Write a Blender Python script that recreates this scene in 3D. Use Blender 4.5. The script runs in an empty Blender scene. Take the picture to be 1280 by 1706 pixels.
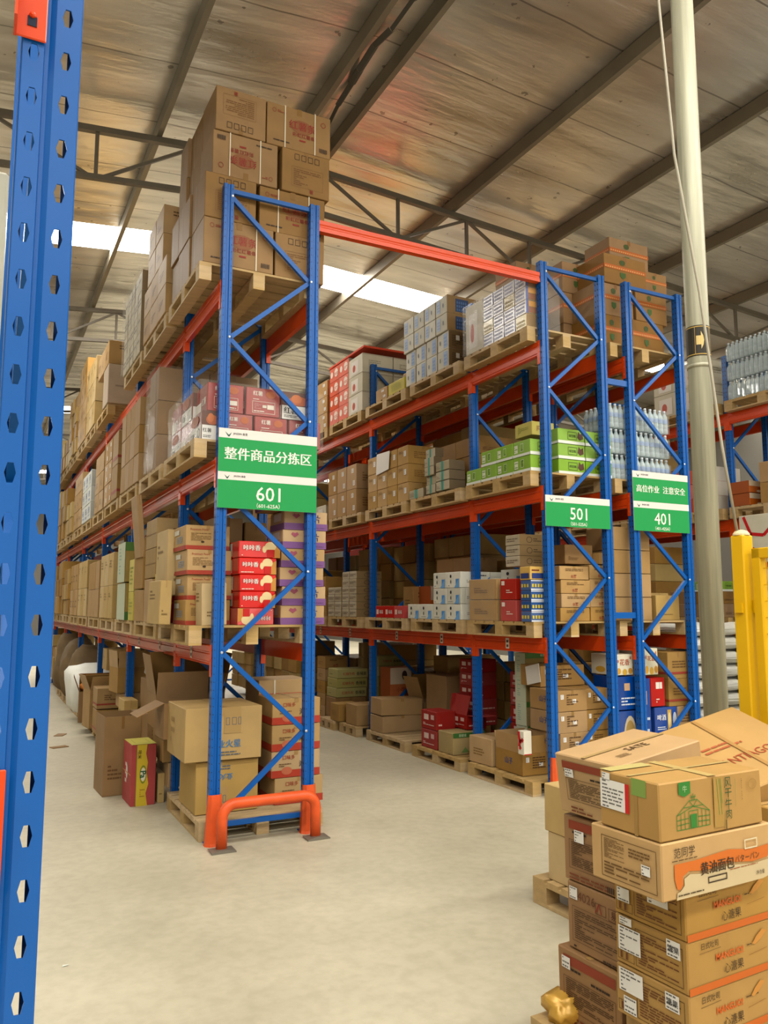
import bpy, math, random
from mathutils import Vector, Matrix, Euler
random.seed(7)
S = bpy.context.scene
COL = S.collection
def lin(c):
    c /= 255.0
    return c/12.92 if c <= .04045 else ((c+.055)/1.055)**2.4
def hx(s):
    if len(s) == 3: s = ''.join(c*2 for c in s)
    return tuple(lin(int(s[i:i+2], 16)) for i in (0, 2, 4)) + (1,)

# ------------------------------------------------------------------ camera, world, light
cd = bpy.data.cameras.new('camera'); cam = bpy.data.objects.new('camera', cd); COL.objects.link(cam)
cd.sensor_fit = 'HORIZONTAL'; cd.sensor_width = 36; cd.lens = 1316.78/1280*36
cam.location = (0, 0, 1.75)
cam.rotation_euler = Euler((math.pi/2+.1188, .0, -.472), 'XYZ')
cd.clip_start = .05; cd.clip_end = 200
S.camera = cam
S.view_settings.view_transform = 'Standard'; S.view_settings.look = 'None'
S.view_settings.exposure = -0.27; S.view_settings.gamma = 1
S.view_settings.use_curve_mapping = False
S.cycles.diffuse_bounces = 2
W = bpy.data.worlds.new('sky'); S.world = W; W.use_nodes = True
W.node_tree.nodes['Background'].inputs[0].default_value = (.75, .85, 1, 1)
W.node_tree.nodes['Background'].inputs[1].default_value = 1.0
SKY_STRENGTH = 30.0
SKY_COLOR = (1, .965, .885, 1)
FILL_POWER = 150
def area(name, loc, rot, sx, sy, power, col):
    l = bpy.data.lights.new(name, 'AREA'); l.shape = 'RECTANGLE'; l.size = sx; l.size_y = sy
    l.energy = power; l.color = col
    o = bpy.data.objects.new(name, l); COL.objects.link(o); o.location = loc; o.rotation_euler = rot
    return o
# fill lights added behind the camera, as if from unseen loading doors
area('fill_light_left', (-1.5, -8.85, 2.3), (math.radians(90), 0, 0), 5, 4.2, FILL_POWER, (1, .96, .9))
area('fill_light_right', (7.5, -8.85, 2.3), (math.radians(90), 0, 0), 5, 4.2, FILL_POWER, (1, .96, .9))

# ------------------------------------------------------------------ materials
MATS = {}
def newmat(name):
    m = bpy.data.materials.new(name); m.use_nodes = True
    nt = m.node_tree; b = nt.nodes['Principled BSDF']
    return m, nt, b
def N(nt, t, **kw):
    n = nt.nodes.new(t)
    for k, v in kw.items(): setattr(n, k, v)
    return n
def noise_col(nt, b, c, amt, scale, rnd=0.0, stretch=None, detail=4):
    tc = N(nt, 'ShaderNodeTexCoord'); mp = N(nt, 'ShaderNodeMapping')
    if stretch: mp.inputs['Scale'].default_value = stretch
    nt.links.new(tc.outputs['Object'], mp.inputs['Vector'])
    no = N(nt, 'ShaderNodeTexNoise'); no.inputs['Scale'].default_value = scale; no.inputs['Detail'].default_value = detail
    nt.links.new(mp.outputs['Vector'], no.inputs['Vector'])
    mr = N(nt, 'ShaderNodeMapRange'); mr.inputs['From Min'].default_value = .25; mr.inputs['From Max'].default_value = .75
    mr.inputs['To Min'].default_value = 1-amt; mr.inputs['To Max'].default_value = 1+amt
    nt.links.new(no.outputs['Fac'], mr.inputs['Value'])
    hs = N(nt, 'ShaderNodeHueSaturation'); hs.inputs['Color'].default_value = c
    nt.links.new(mr.outputs['Result'], hs.inputs['Value'])
    if rnd:
        oi = N(nt, 'ShaderNodeObjectInfo')
        m2 = N(nt, 'ShaderNodeMapRange'); m2.inputs['To Min'].default_value = 1-rnd; m2.inputs['To Max'].default_value = 1+rnd
        nt.links.new(oi.outputs['Random'], m2.inputs['Value'])
        mu = N(nt, 'ShaderNodeMath', operation='MULTIPLY')
        nt.links.new(mr.outputs['Result'], mu.inputs[0]); nt.links.new(m2.outputs['Result'], mu.inputs[1])
        nt.links.new(mu.outputs[0], hs.inputs['Value'])
        m3 = N(nt, 'ShaderNodeMapRange'); m3.inputs['To Min'].default_value = 1.12; m3.inputs['To Max'].default_value = .86
        nt.links.new(oi.outputs['Random'], m3.inputs['Value']); nt.links.new(m3.outputs['Result'], hs.inputs['Saturation'])
    nt.links.new(hs.outputs['Color'], b.inputs['Base Color'])
    return no, mp
def bump(nt, b, src, strength, dist=.01):
    bp = N(nt, 'ShaderNodeBump'); bp.inputs['Strength'].default_value = strength; bp.inputs['Distance'].default_value = dist
    nt.links.new(src, bp.inputs['Height']); nt.links.new(bp.outputs['Normal'], b.inputs['Normal'])
def mute(c):                                     # board is a little greyer than its print swatch
    g = .3*c[0]+.6*c[1]+.1*c[2]
    r = [v*.9+g*.1 for v in c[:3]]
    return (r[0]*.77, r[1]*.755, r[2]*.64, 1)
def card(c):                                     # corrugated cardboard / coated board of one colour
    k = 'card_'+c
    if k in MATS: return MATS[k]
    m, nt, b = newmat(k)
    no, mp = noise_col(nt, b, mute(hx(c)), .09, 5, .11)
    b.inputs['Roughness'].default_value = .62; b.inputs['Specular IOR Level'].default_value = .3
    n2 = N(nt, 'ShaderNodeTexNoise'); n2.inputs['Scale'].default_value = 9
    nt.links.new(mp.outputs['Vector'], n2.inputs['Vector']); bump(nt, b, n2.outputs['Fac'], .25, .01)
    MATS[k] = m; return m
def gloss(c):                                    # glossy printed board under film
    k = 'gloss_'+c
    if k in MATS: return MATS[k]
    m, nt, b = newmat(k)
    no, mp = noise_col(nt, b, hx(c), .05, 4, .05)
    b.inputs['Roughness'].default_value = .25
    n2 = N(nt, 'ShaderNodeTexNoise'); n2.inputs['Scale'].default_value = 11
    nt.links.new(mp.outputs['Vector'], n2.inputs['Vector']); bump(nt, b, n2.outputs['Fac'], .3, .01)
    MATS[k] = m; return m
def ink(c):
    k = 'ink_'+c
    if k in MATS: return MATS[k]
    m, nt, b = newmat(k); b.inputs['Base Color'].default_value = tuple(v*.78 for v in hx(c)[:3])+(1,); b.inputs['Roughness'].default_value = .55
    b.inputs['Specular IOR Level'].default_value = .3
    MATS[k] = m; return m
def mk(name, c, rough=.5, metal=0, amt=.08, scale=4, bmp=0, bscale=20, stretch=None, rnd=0):
    m, nt, b = newmat(name)
    if 'paint' in name: b.inputs['Specular IOR Level'].default_value = .3
    no, mp = noise_col(nt, b, hx(c), amt, scale, rnd, stretch)
    b.inputs['Roughness'].default_value = rough; b.inputs['Metallic'].default_value = metal
    if bmp:
        n2 = N(nt, 'ShaderNodeTexNoise'); n2.inputs['Scale'].default_value = bscale; n2.inputs['Detail'].default_value = 5
        nt.links.new(mp.outputs['Vector'], n2.inputs['Vector']); bump(nt, b, n2.outputs['Fac'], bmp)
    MATS[name] = m; return m
BLUE = mk('blue_paint', '07509A', .34, 0, .06, 3)
ORANGE = mk('orange_paint', 'C8400F', .28, 0, .07, 3)
ORANGE_WORN = mk('worn_orange_paint', 'CC5022', .42, 0, .18, 9)
WOOD = mk('pallet_wood', 'AD9060', .75, 0, .16, 3, .3, 30, (1, 6, 6), .12)
WOODD = mk('dark_pallet_wood', '8E7552', .8, 0, .2, 3, .3, 30, (1, 6, 6), .12)
STEEL = mk('grey_steel', '6F685C', .5, .3, .12, 2)
PURLIN = mk('galvanised_purlin', '837B6C', .5, .45, .12, 2)
GALV = mk('galvanised_column', '8F8C76', .5, .2, .26, 3, .1, 8, (14, 14, .6))
BOLT = mk('zinc_bolt', 'D8DCE0', .3, .8)
HOLE = mk('dark_slot', '0A1730', .8)
YELLOW = mk('yellow_paint', 'CC9F06', .42, 0, .05, 3)
CABLE = mk('grey_cable', '8D8672', .6)
SACK = mk('white_woven_sack', 'D8D6CC', .6, 0, .06, 6, .35, 14)
DARKSACK = mk('brown_woven_sack', '6B5638', .8, 0, .2, 6, .35, 14)
WRAPPER = mk('gold_wrapper', 'C89A3E', .35, .2, .25, 8, .3, 12)
NET = mk('orange_net', 'D07A24', .7, 0, .2, 12, .3, 14)
WALL = mk('grey_wall_sheet', '5A564E', .6, 0, .06, 1)
def clear(name, fac, col, rough, bs=0.4, scale=7, add=.5):
    m = bpy.data.materials.new(name); m.use_nodes = True; nt = m.node_tree
    for n in list(nt.nodes): nt.nodes.remove(n)
    out = N(nt, 'ShaderNodeOutputMaterial'); mix = N(nt, 'ShaderNodeMixShader'); tr = N(nt, 'ShaderNodeBsdfTransparent')
    pr = N(nt, 'ShaderNodeBsdfPrincipled'); pr.inputs['Base Color'].default_value = hx(col); pr.inputs['Roughness'].default_value = rough
    lw = N(nt, 'ShaderNodeLayerWeight'); lw.inputs['Blend'].default_value = .35
    mr = N(nt, 'ShaderNodeMapRange'); mr.inputs['To Min'].default_value = fac; mr.inputs['To Max'].default_value = min(1, fac+add)
    nt.links.new(lw.outputs['Facing'], mr.inputs['Value']); nt.links.new(mr.outputs['Result'], mix.inputs['Fac'])
    tc = N(nt, 'ShaderNodeTexCoord'); no = N(nt, 'ShaderNodeTexNoise'); no.inputs['Scale'].default_value = scale; no.inputs['Detail'].default_value = 5
    nt.links.new(tc.outputs['Object'], no.inputs['Vector'])
    bp = N(nt, 'ShaderNodeBump'); bp.inputs['Strength'].default_value = bs; bp.inputs['Distance'].default_value = .02
    nt.links.new(no.outputs['Fac'], bp.inputs['Height']); nt.links.new(bp.outputs['Normal'], pr.inputs['Normal'])
    nt.links.new(tr.outputs[0], mix.inputs[1]); nt.links.new(pr.outputs[0], mix.inputs[2]); nt.links.new(mix.outputs[0], out.inputs[0])
    MATS[name] = m; return m
FILM = clear('stretch_film', .05, 'F2F2EC', .14, .8, 6, .12)
PET = clear('clear_bottle_plastic', .36, 'C9DCE0', .12, .3, 30)
BAG = clear('clear_plastic_bag', .3, 'E6E4DA', .2, 1, 5)
def floor_mat():
    m, nt, b = newmat('polished_concrete')
    tc = N(nt, 'ShaderNodeTexCoord')
    n1 = N(nt, 'ShaderNodeTexNoise'); n1.inputs['Scale'].default_value = .7; n1.inputs['Detail'].default_value = 7; n1.inputs['Roughness'].default_value = .65
    n2 = N(nt, 'ShaderNodeTexNoise'); n2.inputs['Scale'].default_value = 14; n2.inputs['Detail'].default_value = 6
    for n in (n1, n2): nt.links.new(tc.outputs['Object'], n.inputs['Vector'])
    cr = N(nt, 'ShaderNodeValToRGB'); cr.color_ramp.elements[0].position = .3; cr.color_ramp.elements[1].position = .7
    cr.color_ramp.elements[0].color = hx('A39B84'); cr.color_ramp.elements[1].color = hx('BEB59D')
    nt.links.new(n1.outputs['Fac'], cr.inputs['Fac'])
    mx = N(nt, 'ShaderNodeMix', data_type='RGBA', blend_type='MULTIPLY'); mx.inputs['Factor'].default_value = .35
    c2 = N(nt, 'ShaderNodeValToRGB'); c2.color_ramp.elements[0].position = .35; c2.color_ramp.elements[1].position = .6
    c2.color_ramp.elements[0].color = (.72, .7, .66, 1); c2.color_ramp.elements[1].color = (1, 1, 1, 1)
    nt.links.new(n2.outputs['Fac'], c2.inputs['Fac'])
    nt.links.new(cr.outputs['Color'], mx.inputs['A']); nt.links.new(c2.outputs['Color'], mx.inputs['B'])
    nt.links.new(mx.outputs['Result'], b.inputs['Base Color'])
    r = N(nt, 'ShaderNodeMapRange'); r.inputs['To Min'].default_value = .38; r.inputs['To Max'].default_value = .58
    nt.links.new(n1.outputs['Fac'], r.inputs['Value']); nt.links.new(r.outputs['Result'], b.inputs['Roughness'])
    bump(nt, b, n2.outputs['Fac'], .05, .005)
    return m
FLOOR = floor_mat()
def foil_mat():
    m, nt, b = newmat('foil_insulation')
    tc = N(nt, 'ShaderNodeTexCoord')
    n1 = N(nt, 'ShaderNodeTexNoise'); n1.inputs['Scale'].default_value = .9; n1.inputs['Detail'].default_value = 6
    mp = N(nt, 'ShaderNodeMapping'); mp.inputs['Scale'].default_value = (.5, 2.2, 1)
    nt.links.new(tc.outputs['Object'], mp.inputs['Vector']); nt.links.new(mp.outputs['Vector'], n1.inputs['Vector'])
    cr = N(nt, 'ShaderNodeValToRGB'); cr.color_ramp.elements[0].position = .3; cr.color_ramp.elements[1].position = .72
    cr.color_ramp.elements[0].color = hx('BAB5AC'); cr.color_ramp.elements[1].color = hx('EEEAE4')
    nt.links.new(n1.outputs['Fac'], cr.inputs['Fac'])
    # sheet seams every 1.12 m, dirt specks
    sx = N(nt, 'ShaderNodeSeparateXYZ'); nt.links.new(tc.outputs['Object'], sx.inputs[0])
    wob = N(nt, 'ShaderNodeMath', operation='MULTIPLY_ADD'); wob.inputs[1].default_value = .05
    n3 = N(nt, 'ShaderNodeTexNoise'); n3.inputs['Scale'].default_value = 1.5; nt.links.new(tc.outputs['Object'], n3.inputs['Vector'])
    nt.links.new(n3.outputs['Fac'], wob.inputs[0]); nt.links.new(sx.outputs['Y'], wob.inputs[2])
    md = N(nt, 'ShaderNodeMath', operation='MODULO'); md.inputs[1].default_value = 1.12
    nt.links.new(wob.outputs[0], md.inputs[0])
    lt = N(nt, 'ShaderNodeMath', operation='LESS_THAN'); lt.inputs[1].default_value = .02; nt.links.new(md.outputs[0], lt.inputs[0])
    vo = N(nt, 'ShaderNodeTexNoise'); vo.inputs['Scale'].default_value = 7; vo.inputs['Detail'].default_value = 3
    nt.links.new(tc.outputs['Object'], vo.inputs['Vector'])
    gt = N(nt, 'ShaderNodeMath', operation='GREATER_THAN'); gt.inputs[1].default_value = .715; nt.links.new(vo.outputs['Fac'], gt.inputs[0])
    ad = N(nt, 'ShaderNodeMath', operation='MAXIMUM'); nt.links.new(lt.outputs[0], ad.inputs[0]); nt.links.new(gt.outputs[0], ad.inputs[1])
    mu = N(nt, 'ShaderNodeMath', operation='MULTIPLY'); mu.inputs[1].default_value = .55; nt.links.new(ad.outputs[0], mu.inputs[0])
    mx = N(nt, 'ShaderNodeMix', data_type='RGBA'); nt.links.new(mu.outputs[0], mx.inputs['Factor'])
    nt.links.new(cr.outputs['Color'], mx.inputs['A']); mx.inputs['B'].default_value = hx('4A4136')
    nt.links.new(mx.outputs['Result'], b.inputs['Base Color'])
    b.inputs['Metallic'].default_value = .8
    rr = N(nt, 'ShaderNodeMapRange'); rr.inputs['To Min'].default_value = .2; rr.inputs['To Max'].default_value = .42
    nt.links.new(n1.outputs['Fac'], rr.inputs['Value']); nt.links.new(rr.outputs['Result'], b.inputs['Roughness'])
    n4 = N(nt, 'ShaderNodeTexNoise'); n4.inputs['Scale'].default_value = 2.2; n4.inputs['Detail'].default_value = 5
    nt.links.new(mp.outputs['Vector'], n4.inputs['Vector']); bump(nt, b, n4.outputs['Fac'], .5, .05)
    return m
FOIL = foil_mat()
def emit_mat():
    m, nt, b = newmat('translucent_skylight')
    b.inputs['Base Color'].default_value = (.8, .8, .75, 1)
    b.inputs['Emission Color'].default_value = SKY_COLOR; b.inputs['Emission Strength'].default_value = SKY_STRENGTH
    return m
SKYL = emit_mat()

# ------------------------------------------------------------------ mesh builder
class MB:
    def __init__(s): s.v = []; s.f = []; s.m = []; s.mats = []
    def mi(s, m):
        if m not in s.mats: s.mats.append(m)
        return s.mats.index(m)
    def poly(s, pts, m):
        b = len(s.v); s.v += [tuple(p) for p in pts]; s.f.append(tuple(range(b, b+len(pts)))); s.m.append(s.mi(m))
    def raw(s, vs, fs, m):
        b = len(s.v); k = s.mi(m); s.v += [tuple(p) for p in vs]
        for f in fs: s.f.append(tuple(i+b for i in f)); s.m.append(k)
    def box(s, a, b, m):
        x0, y0, z0 = a; x1, y1, z1 = b
        s.raw([(x0,y0,z0),(x1,y0,z0),(x1,y1,z0),(x0,y1,z0),(x0,y0,z1),(x1,y0,z1),(x1,y1,z1),(x0,y1,z1)],
              [(3,2,1,0),(4,5,6,7),(0,1,5,4),(1,2,6,5),(2,3,7,6),(3,0,4,7)], m)
    def cbox(s, a, b, m, c=.004, jit=0, rng=None):          # chamfered box
        x = (a[0], b[0]); y = (a[1], b[1]); z = (a[2], b[2]); vs = []; idx = {}
        for i in (0, 1):
            for j in (0, 1):
                for k in (0, 1):
                    P = [x[i], y[j], z[k]]
                    if jit: P = [P[q]+rng.uniform(-jit, jit) for q in range(3)]
                    if k == 0: P[2] = z[0]
                    d = (c if i == 0 else -c, c if j == 0 else -c, c if k == 0 else -c)
                    for ax in range(3):
                        Q = list(P)
                        for q in range(3):
                            if q != ax: Q[q] += d[q]
                        idx[i, j, k, ax] = len(vs); vs.append(Q)
        fs = []
        def q4(ax, val):
            o = [t for t in range(3) if t != ax]; r = []
            for (p, q) in ((0,0),(1,0),(1,1),(0,1)):
                key = [0,0,0]; key[ax] = val; key[o[0]] = p; key[o[1]] = q; r.append(idx[tuple(key)+(ax,)])
            return r
        for ax in range(3):
            for val in (0, 1): fs.append(q4(ax, val))
        for ax in range(3):                                  # edges parallel to ax
            o = [t for t in range(3) if t != ax]
            for p in (0, 1):
                for q in (0, 1):
                    k0 = [0,0,0]; k0[o[0]] = p; k0[o[1]] = q; k1 = list(k0); k1[ax] = 1
                    fs.append([idx[tuple(k0)+(o[0],)], idx[tuple(k1)+(o[0],)], idx[tuple(k1)+(o[1],)], idx[tuple(k0)+(o[1],)]])
        for i in (0, 1):
            for j in (0, 1):
                for k in (0, 1): fs.append([idx[i,j,k,0], idx[i,j,k,1], idx[i,j,k,2]])
        cx = Vector(((x[0]+x[1])/2, (y[0]+y[1])/2, (z[0]+z[1])/2)); out = []
        for f in fs:
            p = [Vector(vs[i]) for i in f]; n = (p[1]-p[0]).cross(p[2]-p[0]); ce = sum(p, Vector())/len(p)
            out.append(tuple(f) if n.dot(ce-cx) > 0 else tuple(reversed(f)))
        s.raw(vs, out, m)
    def prism(s, prof, axis, a, b, m, caps=True):            # closed 2-D outline swept along an axis
        n = len(prof); vs = []
        for t in (a, b):
            for (p, q) in prof:
                vs.append({'x': (t,p,q), 'y': (p,t,q), 'z': (p,q,t)}[axis])
        fs = [(i, (i+1) % n, n+(i+1) % n, n+i) for i in range(n)]
        if caps: fs += [tuple(reversed(range(n))), tuple(range(n, 2*n))]
        s.raw(vs, fs, m)
    def tube(s, path, r, m, n=10, caps=True):
        path = [Vector(p) for p in path]; vs = []; prev = None
        for i, p in enumerate(path):
            t = (path[min(i+1, len(path)-1)]-path[max(i-1, 0)]).normalized()
            if prev is None:
                u = t.cross(Vector((0,0,1)));  u = t.cross(Vector((1,0,0))) if u.length < 1e-3 else u
            else: u = prev-t*prev.dot(t)
            u.normalize(); prev = u; w = t.cross(u)
            rr = r[i] if isinstance(r, (list, tuple)) else r
            for k in range(n):
                a = 2*math.pi*k/n; vs.append(p+u*math.cos(a)*rr+w*math.sin(a)*rr)
        fs = []
        for i in range(len(path)-1):
            for k in range(n): fs.append((i*n+k, i*n+(k+1) % n, (i+1)*n+(k+1) % n, (i+1)*n+k))
        if caps: fs += [tuple(reversed(range(n))), tuple(range((len(path)-1)*n, len(path)*n))]
        s.raw(vs, fs, m)
    def bar(s, p, q, w, h, m, up=(0,1,0)):                   # rectangular bar from p to q
        p, q = Vector(p), Vector(q); t = (q-p).normalized(); u = Vector(up); v = t.cross(u).normalized(); u = v.cross(t).normalized()
        vs = [c+u*a*w/2+v*b*h/2 for c in (p, q) for a, b in ((-1,-1),(1,-1),(1,1),(-1,1))]
        s.raw(vs, [(3,2,1,0),(4,5,6,7),(0,1,5,4),(1,2,6,5),(2,3,7,6),(3,0,4,7)], m)
    def lathe(s, prof, m, n=14, o=(0,0,0)):
        vs = []; fs = []
        for (r, z) in prof:
            for k in range(n): a = 2*math.pi*k/n; vs.append((o[0]+r*math.cos(a), o[1]+r*math.sin(a), o[2]+z))
        for i in range(len(prof)-1):
            for k in range(n): fs.append((i*n+k, i*n+(k+1) % n, (i+1)*n+(k+1) % n, (i+1)*n+k))
        fs += [tuple(reversed(range(n))), tuple(range((len(prof)-1)*n, len(prof)*n))]
        s.raw(vs, fs, m)
    def mesh(s, name, smooth=False):
        me = bpy.data.meshes.new(name); me.from_pydata(s.v, [], s.f)
        for m in s.mats: me.materials.append(m)
        me.polygons.foreach_set('material_index', s.m)
        if smooth: me.polygons.foreach_set('use_smooth', [True]*len(s.f))
        me.update(); return me
    def build(s, name, parent=None, smooth=False): return put(name, s.mesh(name, smooth), parent)
def put(name, me, parent=None, loc=None, rot=None):
    o = bpy.data.objects.new(name, me); COL.objects.link(o)
    if parent: o.parent = parent
    if loc is not None: o.location = loc
    if rot is not None: o.rotation_euler = rot
    return o
def tag(o, label, cat, group=None):
    if len(label.replace('-',' ').split()) > 16: print('LONG', len(label.split()), label)
    o['label'] = label; o['category'] = cat; o['kind'] = 'thing'
    if group: o['group'] = group
    return o
def struct(o): o['kind'] = 'structure'; return o
def empty(name, loc, rot=(0,0,0)):
    o = bpy.data.objects.new(name, None); COL.objects.link(o); o.location = loc; o.rotation_euler = rot; o.empty_display_size = .1
    return o

# ------------------------------------------------------------------ writing
TXT = {}
def glyphs(t, bold=0.0):
    k = (t, bold)
    if k in TXT: return TXT[k]
    c = bpy.data.curves.new('lettering', 'FONT'); c.body = t; c.size = 1; c.resolution_u = 2; c.offset = bold
    o = bpy.data.objects.new('lettering', c); COL.objects.link(o)
    dg = bpy.context.evaluated_depsgraph_get(); dg.update()
    me = bpy.data.meshes.new_from_object(o.evaluated_get(dg), depsgraph=dg)
    vs = [(v.co.x, v.co.y) for v in me.vertices]; fs = [tuple(p.vertices) for p in me.polygons]
    bpy.data.objects.remove(o); bpy.data.curves.remove(c); bpy.data.meshes.remove(me)
    x0 = min(v[0] for v in vs); x1 = max(v[0] for v in vs); y0 = min(v[1] for v in vs); y1 = max(v[1] for v in vs)
    TXT[k] = ([((x-x0), (y-y0)) for x, y in vs], fs, x1-x0, y1-y0)
    return TXT[k]
def write(mb, t, mat, O, U, V, x0, y0, x1, y1, bold=0.0, stretch=False, rot=0):
    """lettering fitted in the rectangle (metres along unit vectors U, V from O)"""
    heavy = bold > .008 and any(ord(c) > 0x2e80 for c in t)      # heavy CJK strokes: overlay slightly shifted copies
    if heavy:
        e = .0035*abs(x1-x0)/max(1, len(t))*7*min(1, bold/.028)
        nn = Vector(U).cross(Vector(V)).normalized()
        for q in (-e, e): write(mb, t, mat, Vector(O)+Vector(U)*q+nn*(.0003 if q < 0 else .0006), U, V, x0, y0, x1, y1, 0.0, stretch, rot)
        bold = 0.0
    vs, fs, w, h = glyphs(t, bold); O, U, V = Vector(O), Vector(U), Vector(V)
    W_, H_ = x1-x0, y1-y0
    if rot in (90, -90): W_, H_ = H_, W_
    sx, sy = W_/w, H_/h
    if not stretch: sx = sy = min(sx, sy)
    cx, cy = (x0+x1)/2, (y0+y1)/2; a = math.radians(rot); ca, sa = math.cos(a), math.sin(a); out = []
    for x, y in vs:
        p, q = (x-w/2)*sx, (y-h/2)*sy
        out.append(O+U*(cx+p*ca-q*sa)+V*(cy+p*sa+q*ca))
    mb.raw(out, fs, mat)

# ------------------------------------------------------------------ cartons
def face_frame(face, w, d, h):
    return {'F': ((-w/2,-d/2,0),(1,0,0),(0,0,1),(0,-1,0),w,h), 'L': ((-w/2,d/2,0),(0,-1,0),(0,0,1),(-1,0,0),d,h),
            'R': ((w/2,-d/2,0),(0,1,0),(0,0,1),(1,0,0),d,h), 'T': ((-w/2,-d/2,h),(1,0,0),(0,1,0),(0,0,1),w,d)}[face]
def deco(mb, items, w, d, h, rng):
    lay = {}
    for it in items:
        face, kind, u0, v0, u1, v1, c = it[:7]; ex = it[7:]
        O, U, V, n, fw, fh = face_frame(face, w, d, h); U, V, n = Vector(U), Vector(V), Vector(n)
        lay[face] = lay.get(face, 0)+1; O = Vector(O)+n*(.0022+.0004*lay[face])
        x0, x1, y0, y1 = u0*fw, u1*fw, v0*fh, v1*fh; m = ink(c)
        P = lambda x, y: O+U*x+V*y
        def rect(a, b, c2, d2, mm=m): mb.poly([P(a,b), P(c2,b), P(c2,d2), P(a,d2)], mm)
        if kind == 'rect': rect(x0, y0, x1, y1)
        elif kind == 'frame':
            t = ex[0] if ex else .003
            rect(x0,y0,x1,y0+t); rect(x0,y1-t,x1,y1); rect(x0,y0+t,x0+t,y1-t); rect(x1-t,y0+t,x1,y1-t)
        elif kind == 'lines':
            k = ex[0]; st = (y1-y0)/k
            for i in range(k):
                yy = y1-(i+.75)*st; x = x0
                while x < x1-.004:
                    l = min(rng.uniform(.05, .3)*(x1-x0), x1-x); rect(x, yy, x+l*.86, yy+st*.45); x += l
                    if rng.random() < .12: break
        elif kind == 'text': write(mb, ex[0], m, O, U, V, x0, y0, x1, y1, ex[1] if len(ex) > 1 else .012, False, ex[2] if len(ex) > 2 else 0)
        elif kind == 'disc' or kind == 'ring':
            cx, cy, rx, ry = (x0+x1)/2, (y0+y1)/2, (x1-x0)/2, (y1-y0)/2; q = 18
            pt = [(math.cos(2*math.pi*i/q), math.sin(2*math.pi*i/q)) for i in range(q)]
            if kind == 'disc': mb.poly([P(cx+a*rx, cy+b*ry) for a, b in pt], m)
            else:
                for i in range(q):
                    a, b = pt[i], pt[(i+1) % q]
                    mb.poly([P(cx+a[0]*rx,cy+a[1]*ry), P(cx+b[0]*rx,cy+b[1]*ry), P(cx+b[0]*rx*.82,cy+b[1]*ry*.82), P(cx+a[0]*rx*.82,cy+a[1]*ry*.82)], m)
        elif kind == 'poly': mb.poly([P(x0+a*(x1-x0), y0+b*(y1-y0)) for a, b in ex[0]], m)
        elif kind == 'line':                                   # polyline strokes
            t = ex[1]
            for st in ex[0]:
                for (a, b), (c2, d2) in zip(st[:-1], st[1:]):
                    p, q = Vector((x0+a*(x1-x0), y0+b*(y1-y0))), Vector((x0+c2*(x1-x0), y0+d2*(y1-y0)))
                    e = q-p
                    if e.length < 1e-6: continue
                    nn = Vector((-e.y, e.x)).normalized()*t/2
                    mb.poly([P(*(p-nn)), P(*(q-nn)), P(*(q+nn)), P(*(p+nn))], m)
        elif kind == 'hatch':
            a, b = ex
            for i in range(a):
                for j in range(b):
                    xx, yy = x0+(x1-x0)*i/a, y0+(y1-y0)*j/b
                    rect(xx, yy, xx+(x1-x0)/a*.62, yy+(y1-y0)/b*.62)
        elif kind == 'label':
            rect(x0, y0, x1, y1); k = 4; st = (y1-y0)/k
            lay[face] += 1; O2 = O+n*.0004
            for i in range(1, k):
                a = x0+(x1-x0)*.12; b = a+(x1-x0)*rng.uniform(.35, .75); yy = y0+st*i
                mb.poly([O2+U*a+V*yy, O2+U*b+V*yy, O2+U*b+V*(yy+st*.28), O2+U*a+V*(yy+st*.28)], ink('55585A'))
K = 'B08850'; KD = '97703E'; KL = 'C9A86E'
def tape(c): return [('T','rect',.46,0,.54,1,c), ('F','rect',.46,.84,.54,1,c)]
DK = '3B2A1A'; RD = '8E2A18'
ST = {}   # style -> (body, gloss?, decorations)
ST['plain'] = (K, 0, tape('A07A45'))
ST['plaindark'] = (KD, 0, tape('86602F')+[('F','lines',.12,.2,.5,.4,'6E4C26',4)])
ST['plainlight'] = (KL, 0, tape('B8945A')+[('L','lines',.15,.55,.6,.8,'8F7242',3),('F','lines',.2,.2,.7,.35,'8F7242',2)])
ST['fries'] = (KD, 0, tape('8A642F')+[('F','disc',.36,.42,.72,.74,'8A5630'),('F','text',.34,.46,.76,.74,RD,'红薯条'),('F','text',.38,.33,.76,.43,RD,'彩虹红薯条'),
    ('F','rect',.5,.24,.6,.28,RD),('F','ring',.08,.78,.14,.88,RD),('F','lines',.16,.8,.3,.86,RD,2),('F','ring',.84,.72,.92,.84,RD),('F','hatch',.82,.1,.95,.26,DK,6,1),
    ('F','lines',.1,.1,.35,.16,DK,1),('F','rect',.27,0,.285,1,'E6DCC4'),('F','rect',.74,0,.755,1,'E6DCC4'),('L','rect',.3,.0,.312,1,'C8B48A')])
ST['fries_back'] = (KD, 0, tape('8A642F')+[('F','frame',.2,.15,.86,.62,'7A5227',.002),('F','lines',.24,.18,.82,.58,'7A5227',9),('F','frame',.26,.78,.36,.92,DK,.004),
    ('F','frame',.4,.78,.5,.92,DK,.004),('F','frame',.54,.78,.64,.92,DK,.004),('F','frame',.68,.78,.78,.92,DK,.004),('F','text',.55,.05,.68,.14,RD,'薯'),('L','rect',.3,.0,.312,1,'C8B48A')])
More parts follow.
